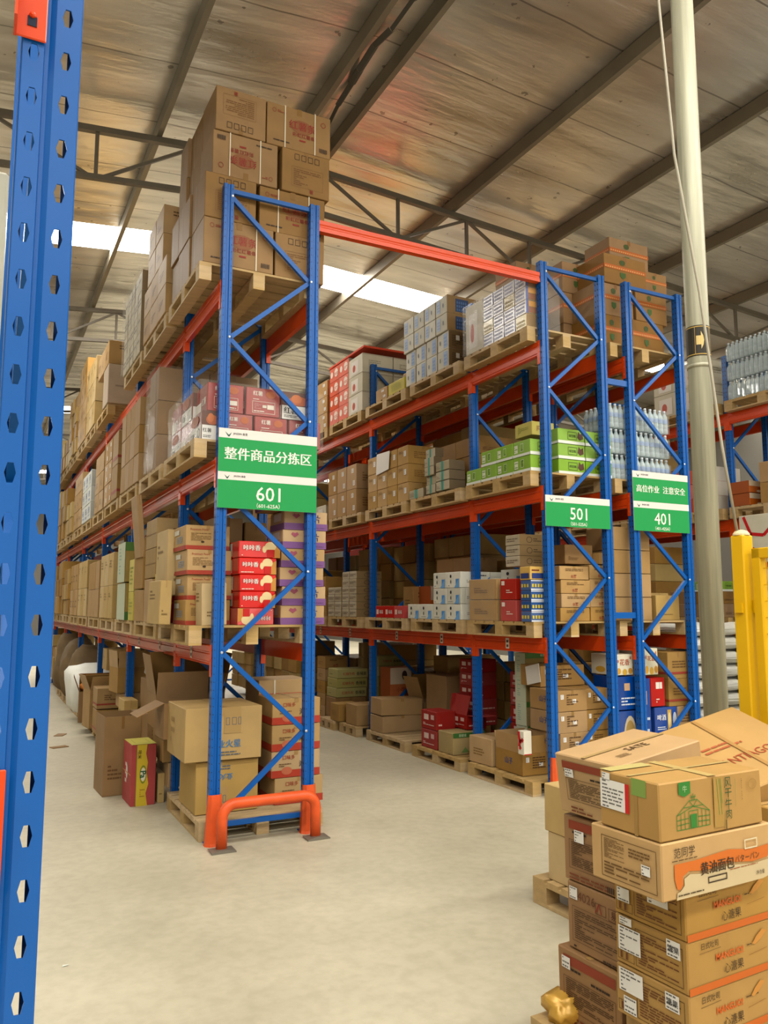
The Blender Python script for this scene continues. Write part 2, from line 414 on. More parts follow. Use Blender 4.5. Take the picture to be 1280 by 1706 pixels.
ST['sp_red'] = ('8E2016', 1, [('F','text',.2,.66,.48,.95,'F2EBDD','红薯',.02),('F','lines',.2,.57,.45,.62,'F2EBDD',1),('F','disc',.58,.66,.86,.92,'B85A1C'),('F','frame',.18,.1,.85,.52,'E8D9C8',.003),
    ('F','rect',.48,.3,.6,.4,'D8CDBE'),('F','rect',.62,.26,.82,.42,'E2D8CA'),('F','lines',.22,.14,.8,.2,'F2EBDD',1),('F','lines',.24,.24,.44,.46,'C88',5),('L','rect',.0,.0,.5,.45,'EDE7DC'),('L','text',.55,.2,.9,.6,'F2EBDD','红薯',.02)])
ST['sp_photo'] = ('7A2416', 1, [('F','rect',.02,.0,1,.5,'E9E6E0'),('F','text',.06,.2,.5,.44,'1C1613','红薯',.03),('F','lines',.08,.06,.5,.16,'2A2420',2),('F','rect',.02,.5,1,1,'5A2C14'),
    ('F','disc',.22,.52,.86,.86,'B5561C'),('F','disc',.3,.6,.62,.92,'CC6A24'),('L','rect',0,0,1,.5,'E9E6E0'),('L','text',.1,.1,.4,.4,'1C1613','红薯',.03),('L','ring',.66,.1,.9,.42,'49707A'),('L','disc',.1,.55,.8,.92,'A84E1A')])
ST['redbottom'] = ('C39A5E', 0, tape('B08850')+[('F','rect',0,0,1,.17,'B0402C'),('L','rect',0,0,1,.17,'B0402C'),('F','text',.1,.78,.5,.88,'B05A3A','Premium Food'),('F','lines',.12,.36,.58,.7,'8E6A3C',6),
    ('F','hatch',.72,.26,.86,.76,'5B7FA8',3,8),('L','hatch',.3,.3,.8,.6,'8EA6B8',4,4),('L','rect',.1,.66,.5,.86,'D9D2C0'),('F','disc',.34,.28,.42,.36,DK)])
ST['redsnack'] = ('C51D16', 1, [('F','poly',0,0,1,1,'C98A3A',[(.82,0),(1,0),(1,.85),(.88,.7)]),('F','disc',.62,.4,.9,.98,'E8CE98'),('F','rect',.68,.02,.86,.5,'C51D16'),('F','disc',.56,.3,.66,.72,'E8CE98'),
    ('F','text',.1,.36,.52,.82,'7A7470','咔咔香',.05),('F','text',.105,.37,.515,.81,'F3EEE4','咔咔香',.012),('F','lines',.06,.08,.4,.18,'F0DCC8',1),('L','rect',.06,.1,.4,.9,'D8D4CC')])
ST['purple'] = ('B99260', 0, tape('A8834F')+[('F','rect',0,0,1,.36,'7C5088'),('L','rect',0,0,1,.36,'7C5088'),('F','poly',.18,.6,.36,.88,'A04E62',[(.5,0),(1,.6),(.8,1),(.5,.8),(.2,1),(0,.6)]),
    ('F','text',.42,.42,.9,.84,'4A3560','一片',.012),('F','lines',.45,.08,.95,.26,'5E3A6C',2),('L','rect',.3,.5,.8,.9,'C8C4C0')])
ST['dots'] = ('AF8E5A', 0, tape('9C7A46')+[('F','hatch',.3,.2,.95,.72,'6B4526',3,3),('L','rect',.0,.47,1,.5,'8B6A3A')])
ST['greenbox'] = ('A88E52', 0, tape('9A7F45')+[('F','rect',.0,.78,1,1,'4E7A34'),('F','text',.4,.84,.8,.95,'C9D8B0','绿茶园'),('F','text',.4,.3,.7,.72,'4A2416','茶香'),('F','lines',.3,.12,.8,.2,'4A2416',1),('L','rect',.0,.0,1,1,'C6CDB0'),('L','lines',.2,.2,.5,.9,'8FB0A0',8)])
ST['greenbox2'] = ('A88E52', 0, tape('9A7F45')+[('F','rect',.0,.0,1,.22,'3F7030'),('F','text',.5,.05,.9,.18,'C9D8B0','茶香园'),('F','poly',.5,.66,.75,.9,'6E8A48',[(0,1),(.5,.0),(1,1)]),('L','rect',.0,.0,1,1,'C6CDB0')])
ST['redbox'] = ('B3120C', 0, [('F','rect',0,.4,1,.41,'D06A3A'),('L','rect',.0,0,1,1,'D9C25A')])
ST['yellowbox'] = ('D6C75E', 0, [('L','lines',.2,.2,.8,.8,'9FA03C',5),('F','lines',.2,.3,.8,.7,'A05A2A',4)])
ST['green'] = ('86B81E', 0, [('F','rect',.0,.0,1,.2,'E4E8DC'),('F','text',.4,.35,.66,.75,'3A4A22','绿豆糕'),('F','frame',.36,.3,.7,.82,'3A4A22',.004),('F','poly',.72,.3,.95,.9,'5A3A2A',[(0,.3),(.4,0),(1,.2),(.9,.9),(.5,.7),(.2,1)]),
    ('L','rect',.0,.0,1,.16,'E4E8DC'),('L','frame',.45,.3,.62,.8,'E4E8DC',.003),('L','lines',.47,.34,.6,.76,'4A6A12',4),('L','rect',.08,.25,.3,.75,'D8E2C0'),('L','lines',.1,.3,.28,.7,'6A8A2A',3)])
ST['teal'] = ('B9AE96', 0, [('L','rect',.42,0,.58,1,'2F9A88'),('F','rect',.42,0,.58,1,'3C7F70'),('F','rect',0,0,1,1,'6B5A40'),('L','lines',.05,.2,.35,.7,'8A7E66',3)])
ST['tanlabel'] = ('BF9550', 0, tape('A67F40')+[('L','label',.62,.42,.84,.72,'EEEAE2'),('L','lines',.12,.6,.5,.85,'8C6A34',3),('F','lines',.2,.3,.7,.7,'8C6530',4)])
ST['tanside'] = ('B98F58', 0, tape('A67F40')+[('L','label',.5,.66,.72,.84,'EEEAE2'),('L','label',.66,.14,.86,.34,'EEEAE2'),('F','lines',.2,.3,.7,.7,'8C6530',4)])
ST['whitecase'] = ('DAD8D2', 0, [('F','rect',0,0,1,1,'8A6A3C'),('F','rect',.28,.1,.72,.85,'28406A'),('F','hatch',.32,.16,.68,.78,'4A689A',5,3),('L','rect',.1,.15,.42,.85,'A9BEDD'),('L','hatch',.14,.25,.38,.75,'7F9CC8',4,3),('L','disc',.62,.35,.72,.62,'6A707A')])
ST['whitecase_low'] = ('DAD8D2', 0, [('F','rect',0,0,1,1,'6E5430'),('F','lines',.1,.15,.9,.8,'463318',6),('F','rect',.24,.5,.36,.78,'D8D0C0'),('L','rect',.55,.1,.9,.9,'9DB6DC'),('L','hatch',.6,.2,.85,.8,'7696C8',4,3),('L','disc',.2,.35,.3,.62,'6A707A')])
ST['drink'] = ('D9D8DC', 1, [('F','rect',0,0,1,1,'8F6A28'),('F','rect',.0,.55,1,.95,'D8962A'),('F','lines',.05,.1,.95,.5,'A8361E',3),('F','rect',0,.0,.12,1,'46569A'),('L','hatch',.1,.15,.9,.7,'8C94C2',6,2),('L','rect',.1,.74,.9,.86,'B9BCD8')])
ST['drink_yellow'] = ('D9C98C', 1, [('F','rect',0,0,1,1,'8F6A28'),('L','hatch',.1,.15,.9,.7,'B8A060',5,2)])
ST['orangebox'] = ('E2501E', 0, [('L','disc',.1,.3,.35,.75,'F0E2D2'),('L','disc',.5,.25,.9,.85,'EFDCCB'),('L','lines',.5,.4,.9,.6,'C04018',2),('F','rect',0,0,1,1,'CFC6B6')])
ST['whitecarton'] = ('D2CBBE', 0, [('L','rect',.2,.1,.7,.8,'E4DCD0'),('L','disc',.3,.2,.5,.6,'C05038'),('F','lines',.2,.4,.6,.7,'A79B86',3),('F','rect',0,.94,1,1,'B8AC96')])
ST['milk'] = ('E2E2E0', 0, [('L','rect',.66,.0,.9,.55,'4A8CD0'),('L','poly',.55,.0,.9,.6,'6FA8DE',[(0,0),(1,0),(1,1)]),('L','disc',.24,.62,.36,.84,'22262C'),('L','disc',.27,.25,.34,.5,'3A3A38'),('L','lines',.12,.1,.5,.18,'7A828A',1),
    ('F','lines',.2,.3,.7,.5,'7A828A',2),('F','poly',.6,.0,.98,.7,'3D86CC',[(0,0),(1,0),(1,1)]),('F','disc',.4,.7,.48,.9,'22262C'),('F','lines',.5,.7,.9,.85,'444',1)])
ST['redsmall'] = ('B01614', 1, [('L','text',.45,.3,.85,.7,'F2E4D8','福福'),('L','rect',.12,.3,.36,.7,'E8C8B8'),('F','lines',.2,.3,.8,.7,'E0A890',3)])
ST['redtall'] = ('BE2418', 0, [('L','rect',.1,.7,.3,.9,'E8DCD0'),('L','lines',.4,.3,.8,.5,'F0D8C8',2),('F','lines',.2,.55,.8,.75,'F0D8C8',2),('F','lines',.2,.15,.8,.3,'F0D8C8',2)])
ST['bluestack'] = ('2F5AA8', 0, [('F','rect',0,.0,1,.16,'D8DCE4'),('F','hatch',.06,.3,.94,.82,'D8C03A',5,1),('L','hatch',.1,.3,.9,.82,'D8C03A',3,1),('F','rect',0,.88,1,1,'C8D0E0')])
ST['yellowtop'] = ('D8A81C', 0, [('F','rect',.1,.1,.9,.5,'2A3C7A'),('F','lines',.1,.6,.9,.85,'7A2A1A',1),('L','rect',.1,.1,.9,.5,'2A3C7A')])
ST['greystack'] = ('C2B6A4', 0, [('L','lines',.1,.3,.9,.7,'7A6A54',2),('F','rect',0,0,1,1,'8A7048'),('F','ring',.3,.2,.55,.8,'4A3820'),('F','lines',.6,.3,.95,.7,'4A3820',2)])
ST['tan3'] = ('B98F52', 0, tape('A57E42')+[('F','lines',.2,.62,.8,.84,'6A4A24',2),('F','rect',.47,.3,.56,.36,'5A3A1C'),('F','text',.3,.12,.62,.36,'A8442C','食品',.0),('L','lines',.2,.3,.7,.6,'7C5A2E',3)])
ST['labels'] = ('A87F46', 0, tape('94703A')+[('F','label',.1,.6,.2,.82,'EDEAE4'),('F','label',.5,.4,.62,.58,'EDEAE4'),('F','lines',.3,.3,.7,.85,'5A3C1C',5),('L','text',.2,.4,.8,.7,'2E4A86','山子')])
ST['orangetape'] = ('A27640', 0, tape('94683A')+[('F','rect',0,.5,1,.64,'C86A2A'),('F','hatch',.02,.53,.98,.61,'E8A868',18,1),('L','rect',0,.5,1,.64,'C86A2A'),('L','hatch',.02,.53,.98,.61,'E8A868',14,1),
    ('F','poly',.36,.68,.5,.86,'4A5A2A',[(.1,.2),(.5,0),(.9,.2),(1,.7),(.7,1),(.3,1),(0,.7)]),('F','poly',.37,.2,.5,.42,'4A6A30',[(.5,0),(1,.4),(1,1),(0,1),(0,.4)])])
ST['beer'] = ('163E86', 1, [('F','rect',.3,.58,.55,.8,'C9A27A'),('F','lines',.15,.12,.85,.4,'D6DEEA',3),('L','lines',.2,.2,.8,.4,'D6DEEA',2)])
ST['beerdisc'] = ('163E86', 1, [('F','disc',.22,.12,.8,.92,'C8B898'),('F','disc',.28,.2,.74,.84,'A88848'),('F','rect',.26,.44,.76,.6,'2A4A7A')])
ST['corona'] = ('123C88', 1, [('F','rect',.55,.1,.72,.9,'C8A048'),('F','disc',.57,.2,.7,.8,'E8D088'),('F','text',.1,.5,.48,.75,'E4E8F0','啤酒'),('F','lines',.1,.15,.48,.3,'D6DEEA',2),('F','disc',.78,.2,.95,.8,'B8C0CC')])
ST['floral'] = ('E0DACA', 0, [('F','disc',.05,.05,.3,.35,'D8A030'),('F','disc',.4,.0,.65,.3,'D8A838'),('F','disc',.72,.06,.95,.34,'CC9030'),('F','text',.25,.45,.8,.8,'C05A3A','花香'),('F','disc',.1,.6,.2,.75,'C87858'),('F','disc',.8,.75,.9,.9,'C87858'),('L','disc',.2,.1,.6,.4,'D8A838')])
ST['redlabel'] = ('C01A18', 0, [('F','rect',.35,.62,.6,.85,'ECDCD0'),('F','rect',.62,.62,.8,.85,'ECDCD0'),('F','lines',.35,.12,.8,.3,'ECDCD0',2)])
ST['yellowgreen'] = ('A8A05A', 0, [('F','text',.18,.2,.55,.75,'A8301E','红烧牛肉'),('F','text',.62,.2,.95,.75,'2A2216','香辣面'),('L','lines',.2,.3,.8,.7,'7A7238',2)])
ST['puff'] = ('D0691E', 0, [('F','rect',0,.55,1,1,'D8C4A8'),('F','disc',.55,.66,.8,.92,'3A2A22'),('F','text',.3,.3,.7,.5,'8E2E14','小吃'),('F','disc',.35,.05,.6,.25,'E8D8C0'),('L','rect',0,0,1,1,'A8541E')])
ST['redstack'] = ('A41A14', 0, [('F','lines',.1,.2,.9,.4,'E8C0B0',1),('L','rect',.2,.5,.5,.8,'E4C8BC'),('L','lines',.15,.2,.85,.35,'F0DCD0',2),('L','rect',.65,.55,.85,.8,'D8B0A8')])
ST['ppga'] = ('B4201C', 0, [('F','poly',0,0,1,1,'D8B92E',[(.22,0),(.68,0),(.6,.2),(.7,.35),(.62,.55),(.66,.7),(.58,.85),(.62,1),(.22,1)]),('F','rect',.2,0,.22,1,'6A8A3A'),('F','ring',.34,.36,.62,.66,'7A8A2A'),('F','disc',.38,.4,.58,.62,'E8E4D0'),
    ('F','text',.36,.42,.6,.6,'2A5A2A','Pa',.03,-90),('F','text',.24,.72,.4,.96,'4A3A12','哈米',.03,-90),('F','lines',.36,.14,.56,.28,'A8801E',4),('L','lines',.3,.3,.5,.7,'E8DCD0',3),('L','disc',.4,.4,.62,.64,'E8DCD0'),('L','rect',0,.5,1,.52,'D8905A'),
    ('T','rect',0,0,1,1,'D8CC5E'),('T','frame',.2,.2,.8,.8,'9A9230',.004)])
ST['appliance'] = ('C3A066', 0, tape('B8945A')+[('F','rect',.5,.5,.72,1,'B5935A'),('F','frame',.52,.66,.57,.8,'5E6670',.004),('F','frame',.6,.66,.66,.8,'5E6670',.004),('F','frame',.68,.66,.72,.8,'5E6670',.004),('F','text',.42,.22,.72,.4,'3E7FB0','业火星',.02),
    ('F','lines',.46,.08,.72,.18,'5E6670',2),('L','lines',.2,.2,.4,.8,'A88850',3)])
ST['redbox_w'] = ('BA9560', 0, tape('A8834F')+[('F','rect',0,0,1,.28,'B23A24'),('L','rect',0,0,1,.28,'B23A24'),('F','text',.2,.68,.5,.85,'A8442C','口味多'),('F','text',.52,.36,.85,.6,'3A2A1A','海带',.015),('F','lines',.15,.4,.4,.55,'6A4A28',2),('F','disc',.2,.1,.42,.4,'C06A48')])
ST['redwhite'] = ('B89258', 0, [('F','rect',0,0,1,.5,'B8321E'),('F','text',.45,.1,.75,.42,'F0E6D8','玉桔'),('F','rect',.3,0,.33,1,'E0D4BC')])
ST['peanut'] = (KL, 0, tape('B8945A')+[('L','text',.45,.12,.92,.3,DK,'PEANUT'),('L','frame',.42,.1,.95,.32,DK,.004),('L','rect',.72,.4,.8,.66,DK),('L','lines',.5,.7,.9,.78,'6A5028',1)])
ST['dotred'] = ('A98450', 0, tape('96723E')+[('F','rect',0,.18,1,.26,'9A3A2A'),('L','rect',0,.18,1,.26,'9A3A2A'),('F','lines',.2,.4,.8,.7,'6E4E28',3)])
ST['logo'] = ('B58E58', 0, tape('A57E42')+[('F','text',.3,.35,.7,.65,'3A2618','马',.02),('L','lines',.2,.3,.7,.6,'8C6A34',3)])
ST['bluewhite'] = ('D6DAE2', 0, [('L','text',.2,.4,.8,.75,'2A4AA0','天天',.02),('F','text',.2,.4,.8,.75,'2A4AA0','天天',.02),('L','lines',.2,.15,.8,.3,'5A74B8',2)])
ST['pinkgrey'] = ('B7A08E', 0, [('F','lines',.1,.4,.9,.5,'9A8474',1)])
ST['papaw'] = ('967040', 0, tape('86602F')+[('F','frame',.5,.2,.8,.5,'C0A070',.004),('F','lines',.54,.28,.76,.42,'C0A070',2)])
ST['poster'] = ('E6DFD6', 0, [('F','rect',0,0,1,.04,'C8141C'),('L','line',.05,.05,.95,.97,'CC1A1E',[[(.1,1),(.3,.6),(.7,.55),(.9,.7)],[(.3,.6),(.25,.3),(.5,.2)]],.035)])
ST['posterlow'] = ('E0D4CC', 0, [('L','rect',0,0,1,.2,'C8141C'),('L','rect',0,.85,1,1,'C8141C'),('L','text',.15,.3,.85,.75,'2A4A8E','米米',.03)])
MESH = {}
def carton_mesh(style, w, d, h, var=0):
    k = (style, round(w,3), round(d,3), round(h,3), var)
    if k in MESH: return MESH[k]
    body, gl, de = ST[style]; rng = random.Random(str(k)); mb = MB()
    mb.cbox((-w/2,-d/2,0), (w/2,d/2,h), (gloss if gl else card)(body), .0045, .0016, rng)
    deco(mb, de, w, d, h, rng)
    MESH[k] = mb.mesh(style); return MESH[k]
NAMES = {}
for s_ in ST: NAMES[s_] = 'cardboard_carton'
for s_ in ('sp_red','sp_photo','redsnack','redsmall','ppga','green','yellowgreen','puff','redbox','redstack','redtall','redlabel','floral','orangebox'): NAMES[s_] = 'snack_carton'
for s_ in ('whitecase','whitecase_low','drink','drink_yellow','milk','beer','beerdisc','corona','bluestack','bluewhite'): NAMES[s_] = 'drink_case'
RNG = random.Random(3)
PLACED = []
def fit(w, d, h, x, y, z, m=.004):
    """nudge or trim a box so that it stands clear of the rack frames and of what is already there"""
    for rx in (1.6474, 4.8551, 5.9746, 9.02):
        if x+w/2 > rx-.05 and x-w/2 < rx+.80:
            for fy in (6.037, 7.292, 9.842, 12.392, 14.942):
                if y+d/2 > fy-.046 and y-d/2 < fy+.046 and y > 6.0:
                    y = fy-.048-d/2 if y < fy else fy+.048+d/2
    for (a0, a1, b0, b1, c0, c1) in PLACED:
        ox = min(x+w/2, a1)-max(x-w/2, a0); oy = min(y+d/2, b1)-max(y-d/2, b0); oz = min(z+h, c1)-max(z, c0)
        if ox > 0 and oy > 0 and oz > 0:
            ax, ay, az = ox/w, oy/d, oz/h; k = min(ax, ay, az)
            if k > .75: continue
            if k == az:
                if z < c0: h -= oz+m
                else: z += oz+.001
            elif k == ax:
                if x > (a0+a1)/2: x += (ox+m)/2
                else: x -= (ox+m)/2
                w -= ox+m
            else:
                if y > (b0+b1)/2: y += (oy+m)/2
                else: y -= (oy+m)/2
                d -= oy+m
    PLACED.append((x-w/2, x+w/2, y-d/2, y+d/2, z, z+h)); return w, d, h, x, y, z
def carton(style, w, d, h, x, y, z, label, group=None, rot=0, tilt=(0,0), flip=False, var=0, cat=None):
    """x, y = middle of the base; z = its height"""
    if y > 5.4: w, d, h, x, y, z = fit(w, d, h, x, y, z)
    o = put(NAMES[style], carton_mesh(style, w, d, h, var), None, (x, y, z), (tilt[0], tilt[1], rot))
    if flip:
        o.rotation_euler = (tilt[0], tilt[1]+math.pi, rot); o.location = (x, y, z+h)
    n = NAMES[style]
    tag(o, label, cat or {'cardboard_carton': 'cardboard box', 'snack_carton': 'snack box', 'drink_case': 'drink case'}[n], group)
    return o
ORD = ['bottom','second','third','fourth','fifth','sixth','seventh']
NTH = ['nearest','second','third','fourth','fifth','sixth']
def tier_word(k, nz): return 'only tier' if nz == 1 else ('top tier' if k == nz-1 else ORD[k]+' tier')
def grid(style, desc, phrase, x0, y0, z0, nx, ny, nz, w, d, h, skip=(), jit=.002, var=2, keep='FL', alt=None, gap=.01):
    """a block of like cartons; only those that show (front, left face, low tops) are built"""
    for k in range(nz):
        for j in range(ny):
            for i in range(nx):
                if (i, j, k) in skip: continue
                vis = ('L' in keep and i == 0) or ('F' in keep and j == 0) or (k == nz-1 and z0+nz*h < 1.9)
                if not vis: continue
                st = alt(i, j, k) if alt else style
                cw = ('' if nx == 1 or 'F' not in keep else (' left' if i == 0 else [' middle',' right'][i == nx-1]))
                rw = '' if ny == 1 else (', '+(NTH[j] if j < ny-1 or ny > 6 else 'farthest')+' row')
                lab = desc+('' if nz == 1 else ', '+tier_word(k, nz))+rw+cw+', '+phrase
                carton(st, w-gap, d-gap, h-.003, x0+(i+.5)*w+RNG.uniform(-jit, jit), y0+(j+.5)*d+RNG.uniform(-jit, jit)*.5, z0+k*h, lab, desc+', '+phrase,
                       RNG.uniform(-.006, .006), var=RNG.randrange(var))
def open_carton(style, w, d, h, x, y, z, label, rot=0, flaps=(100, 100, 100, 100), fl=None, name='open_carton', tilt=(0,0), inner=None):
    """open-topped box; flaps = angles in degrees from closed for front, right, back, left (None: torn off)"""
    if y > 5.4: w, d, h, x, y, z = fit(w, d, h, x, y, z)
    t = empty(name, (x, y, z), (tilt[0], tilt[1], rot)); tag(t, label, 'open cardboard box')
    body, gl, de = ST[style]; m = card(body); mi = card(inner or 'A98450'); rng = random.Random(label); T = .006
    mb = MB()
    mb.box((-w/2,-d/2,0), (w/2,d/2,T), mi)
    for a, b in (((-w/2,-d/2,0),(w/2,-d/2+T,h)), ((w/2-T,-d/2+T,0),(w/2,d/2-T,h)), ((-w/2,d/2-T,0),(w/2,d/2,h)), ((-w/2,-d/2+T,0),(-w/2+T,d/2-T,h))): mb.box(a, b, m)
    deco(mb, [q for q in de if q[0] != 'T'], w, d, h, rng); mb.build('box_body', t)
    L = fl or min(w, d)/2
    for k, ang in enumerate(flaps):
        if ang is None: continue
        fm = MB(); fw = w if k in (0, 2) else d
        fm.box((-fw/2+.004, 0, -.003), (fw/2-.004, L, .002), m)
        f = fm.build('flap', t)
        P = ((0,-d/2,h), (w/2,0,h), (0,d/2,h), (-w/2,0,h))[k]; rz = (0, math.pi/2, math.pi, -math.pi/2)[k]
        f.location = P; f.rotation_euler = Euler((math.radians(ang), 0, rz), 'XYZ')
    return t

# ------------------------------------------------------------------ pallets
def pallet_parts(w, d, h):
    k = ('pal', w, d, h)
    if k in MESH: return MESH[k]
    rng = random.Random(5); top = MB(); t = .018
    n = 7; bw = d/n*.82
    for i in range(n):
        y = -d/2+(d-bw)*i/(n-1); top.box((-w/2, y, h-t), (w/2, y+bw, h), WOOD)
    for x in (-w/2, -.05, w/2-.1): top.box((x, -d/2, h-2*t), (x+.1, d/2, h-t), WOOD)
    bl = MB(); bl.box((-.05,-.06,t), (.05,.06,h-2*t), WOOD)
    bo = MB(); bo.box((-.05,-d/2,0), (.05,d/2,t), WOOD)
    bx = MB(); bx.box((-w/2,-.06,0), (w/2,.06,t), WOOD)
    MESH[k] = (top.mesh('top_deck'), bl.mesh('block'), bo.mesh('runner'), bx.mesh('runner')); return MESH[k]
def pallet(cx, cy, z, label, w=1.0, d=1.1, h=.15, rot=0, near=True, group='pallets under the loads'):
    top, bl, bo, bx = pallet_parts(w, d, h)
    t = empty('wooden_pallet', (cx, cy, z+.0012), (0,0,rot)); tag(t, label, 'pallet', group)
    put('top_deck', top, t)
    for i, x in enumerate((-w/2+.05, 0, w/2-.05)):
        for j, y in enumerate((-d/2+.06, 0, d/2-.06)):
            if near or i == 0 or j == 0: put('block', bl, t, (x, y, 0))
        if near: put('runner', bo, t, (x, 0, 0))
    if not near: put('runner', bo, t, (-w/2+.05, 0, 0))
    return t
def wrap(x0, y0, z0, x1, y1, z1, label):
    mb = MB(); n = 5; rng = random.Random(label)
    def side(a, b, nrm):
        for i in range(n):
            for k in range(4):
                q = []
                for (s, t) in ((i,k),(i+1,k),(i+1,k+1),(i,k+1)):
                    r = random.Random(f'{label}{nrm}{s}{t}').uniform(0, .012)
                    p = Vector(a).lerp(Vector(b), s/n); q.append(p+Vector(nrm)*r+Vector((0,0,(z1-z0)*t/4)))
                mb.poly(q, FILM)
    side((x0,y0,z0),(x1,y0,z0),(0,-1,0)); side((x0,y1,z0),(x0,y0,z0),(-1,0,0)); side((x1,y0,z0),(x1,y1,z0),(1,0,0)); side((x1,y1,z0),(x0,y1,z0),(0,1,0))
    return tag(mb.build('stretch_wrap', None, True), label, 'plastic film')

# ================================================================== the building
RX, RZ = 3.4, 7.38                       # ridge (top of the truss chords)
def roof_z(x): return RZ-(.092*(RX-x) if x < RX else .058*(x-RX))
X0, X1, Y0, Y1 = -7.0, 17.0, -9.0, 42.0
mb = MB(); mb.poly([(X0,Y0,0),(X1,Y0,0),(X1,Y1,0),(X0,Y1,0)], FLOOR); struct(mb.build('floor'))
strips = [(-9.0,-8.2),(-3.15,-2.3),(0.7,1.55),(11.85,12.7),(23.85,24.7),(29.85,30.7),(35.85,36.7)]
mb = MB(); edges = [Y0]+[v for s_ in strips for v in s_]+[Y1]; SH = .19
for a, b in zip(edges[0::2], edges[1::2]):
    if b-a < .01: continue
    k = max(1, int((b-a)/1.5))
    for i in range(k):
        p, q = a+(b-a)*i/k, a+(b-a)*(i+1)/k
        for xa, xb in ((X0, RX), (RX, X1)): mb.poly([(xa,p,roof_z(xa)+SH),(xa,q,roof_z(xa)+SH),(xb,q,roof_z(xb)+SH),(xb,p,roof_z(xb)+SH)], FOIL)
struct(mb.build('ceiling'))
for n_, (a, b) in enumerate(strips):
    mb = MB()
    for xa, xb in ((X0, RX), (RX, X1)):
        mb.poly([(xa,a,roof_z(xa)+SH),(xa,b,roof_z(xa)+SH),(xb,b,roof_z(xb)+SH),(xb,a,roof_z(xb)+SH)], SKYL)
    struct(mb.build(f'window_{n_+1}'))
def wall(name, pts): mb = MB(); mb.poly(pts, WALL); struct(mb.build(name))
zl, zr = roof_z(X0)+SH, roof_z(X1)+SH
wall('wall_left', [(X0,Y0,0),(X0,Y1,0),(X0,Y1,zl),(X0,Y0,zl)])
wall('wall_right', [(X1,Y1,0),(X1,Y0,0),(X1,Y0,zr),(X1,Y1,zr)])
wall('wall_far', [(X0,Y1,0),(X1,Y1,0),(X1,Y1,zr),(RX,Y1,RZ+SH),(X0,Y1,zl)])
wall('wall_near', [(X1,Y0,0),(X0,Y0,0),(X0,Y0,zl),(RX,Y0,RZ+SH),(X1,Y0,zr)])
# purlins: C sections along Y
PX = [-5.9,-4.1,-2.2,-.3,1.6,3.16,3.64,5.65,7.4,9.45,11.4,13.3,15.2]
for i, x in enumerate(PX):
    z = roof_z(x)+.006; mb = MB(); c = [(-.03,0),(.03,0),(.03,.02),(-.022,.02),(-.022,.158),(.03,.158),(.03,.176),(-.03,.176)]
    mb.prism([(x+p, z+q) for p, q in c], 'y', Y0+.02, Y1-.02, PURLIN)
    o = mb.build('roof_purlin')
    tag(o, {3.16: 'long grey purlin just left of the roof ridge', 3.64: 'long grey purlin just right of the roof ridge', 1.6: 'long grey purlin running over the tall carton stack, left of ridge'}.get(x,
        f'long grey steel roof purlin, {NTH[min(5, sum(1 for q in PX if (q > RX) == (x > RX) and abs(q-RX) < abs(x-RX)))]} from the ridge on the {"right" if x > RX else "left"}'), 'purlin', 'roof purlins')
# ragged insulation strip hanging in the ridge gap
mb = MB(); rng = random.Random(9); pts = [(3.4+rng.uniform(-.07,.07), -2+i*.35, RZ+.12+rng.uniform(-.05,.05)) for i in range(60)]
for a, b in zip(pts[:-1], pts[1:]):
    w_ = .02+rng.random()*.03; mb.poly([(a[0]-w_,a[1],a[2]),(b[0]-w_,b[1],b[2]),(b[0],b[1],b[2]-.04),(a[0],a[1],a[2]-.04)], WALL); mb.poly([(a[0],a[1],a[2]-.04),(b[0],b[1],b[2]-.04),(b[0]+w_,b[1],b[2]),(a[0]+w_,a[1],a[2])], WALL)
tag(mb.build('ridge_insulation'), 'ragged pale insulation strip sagging between the two ridge purlins', 'insulation')
# trusses
def truss(y, label):
    t = empty('roof_truss', (RX, y, RZ)); tag(t, label, 'truss', 'roof trusses'); DP = .57
    P = lambda x, dz: (x-RX, 0, roof_z(x)-RZ+dz)
    for nm, dz, r in (('top_chord', -.035, .07), ('bottom_chord', -DP-.035, .06)):
        for xa, xb in ((X0+.05, RX), (RX, X1-.05)):
            mb = MB(); mb.bar(P(xa, dz), P(xb, dz), r, r, STEEL); mb.build(nm, t)
    xs = [RX+s_*(.28+1.1*k) for s_ in (-1, 1) for k in range(0, 12)]; xs = sorted(x for x in xs if X0 < x < X1)
    for i, x in enumerate(xs):
        mb = MB(); mb.bar(P(x, -.05), P(x, -DP-.02), .04, .04, STEEL); mb.build('web_post', t)
        if i % 2 == 0 and i+1 < len(xs): mb = MB(); mb.bar(P(x, -.05), P(xs[i+1]-.08, -DP-.02), .035, .035, STEEL); mb.build('web_diagonal', t)
        if i % 2 == 1 and i+1 < len(xs): mb = MB(); mb.bar(P(xs[i+1], -.05), P(x+.08, -DP-.02), .035, .035, STEEL); mb.build('web_diagonal', t)
for k, y in enumerate((2.95, 8.95, 14.95, 20.95, 26.95, 32.95)):
    truss(y, ['dark steel roof truss carried by the galvanised column', 'dark steel roof truss crossing behind the tall carton stack', 'dark steel roof truss just beyond the skylight strip',
              'dark steel roof truss, second beyond the skylight strip', 'dark steel roof truss, third beyond the skylight strip', 'dark steel roof truss farthest from the camera'][k])
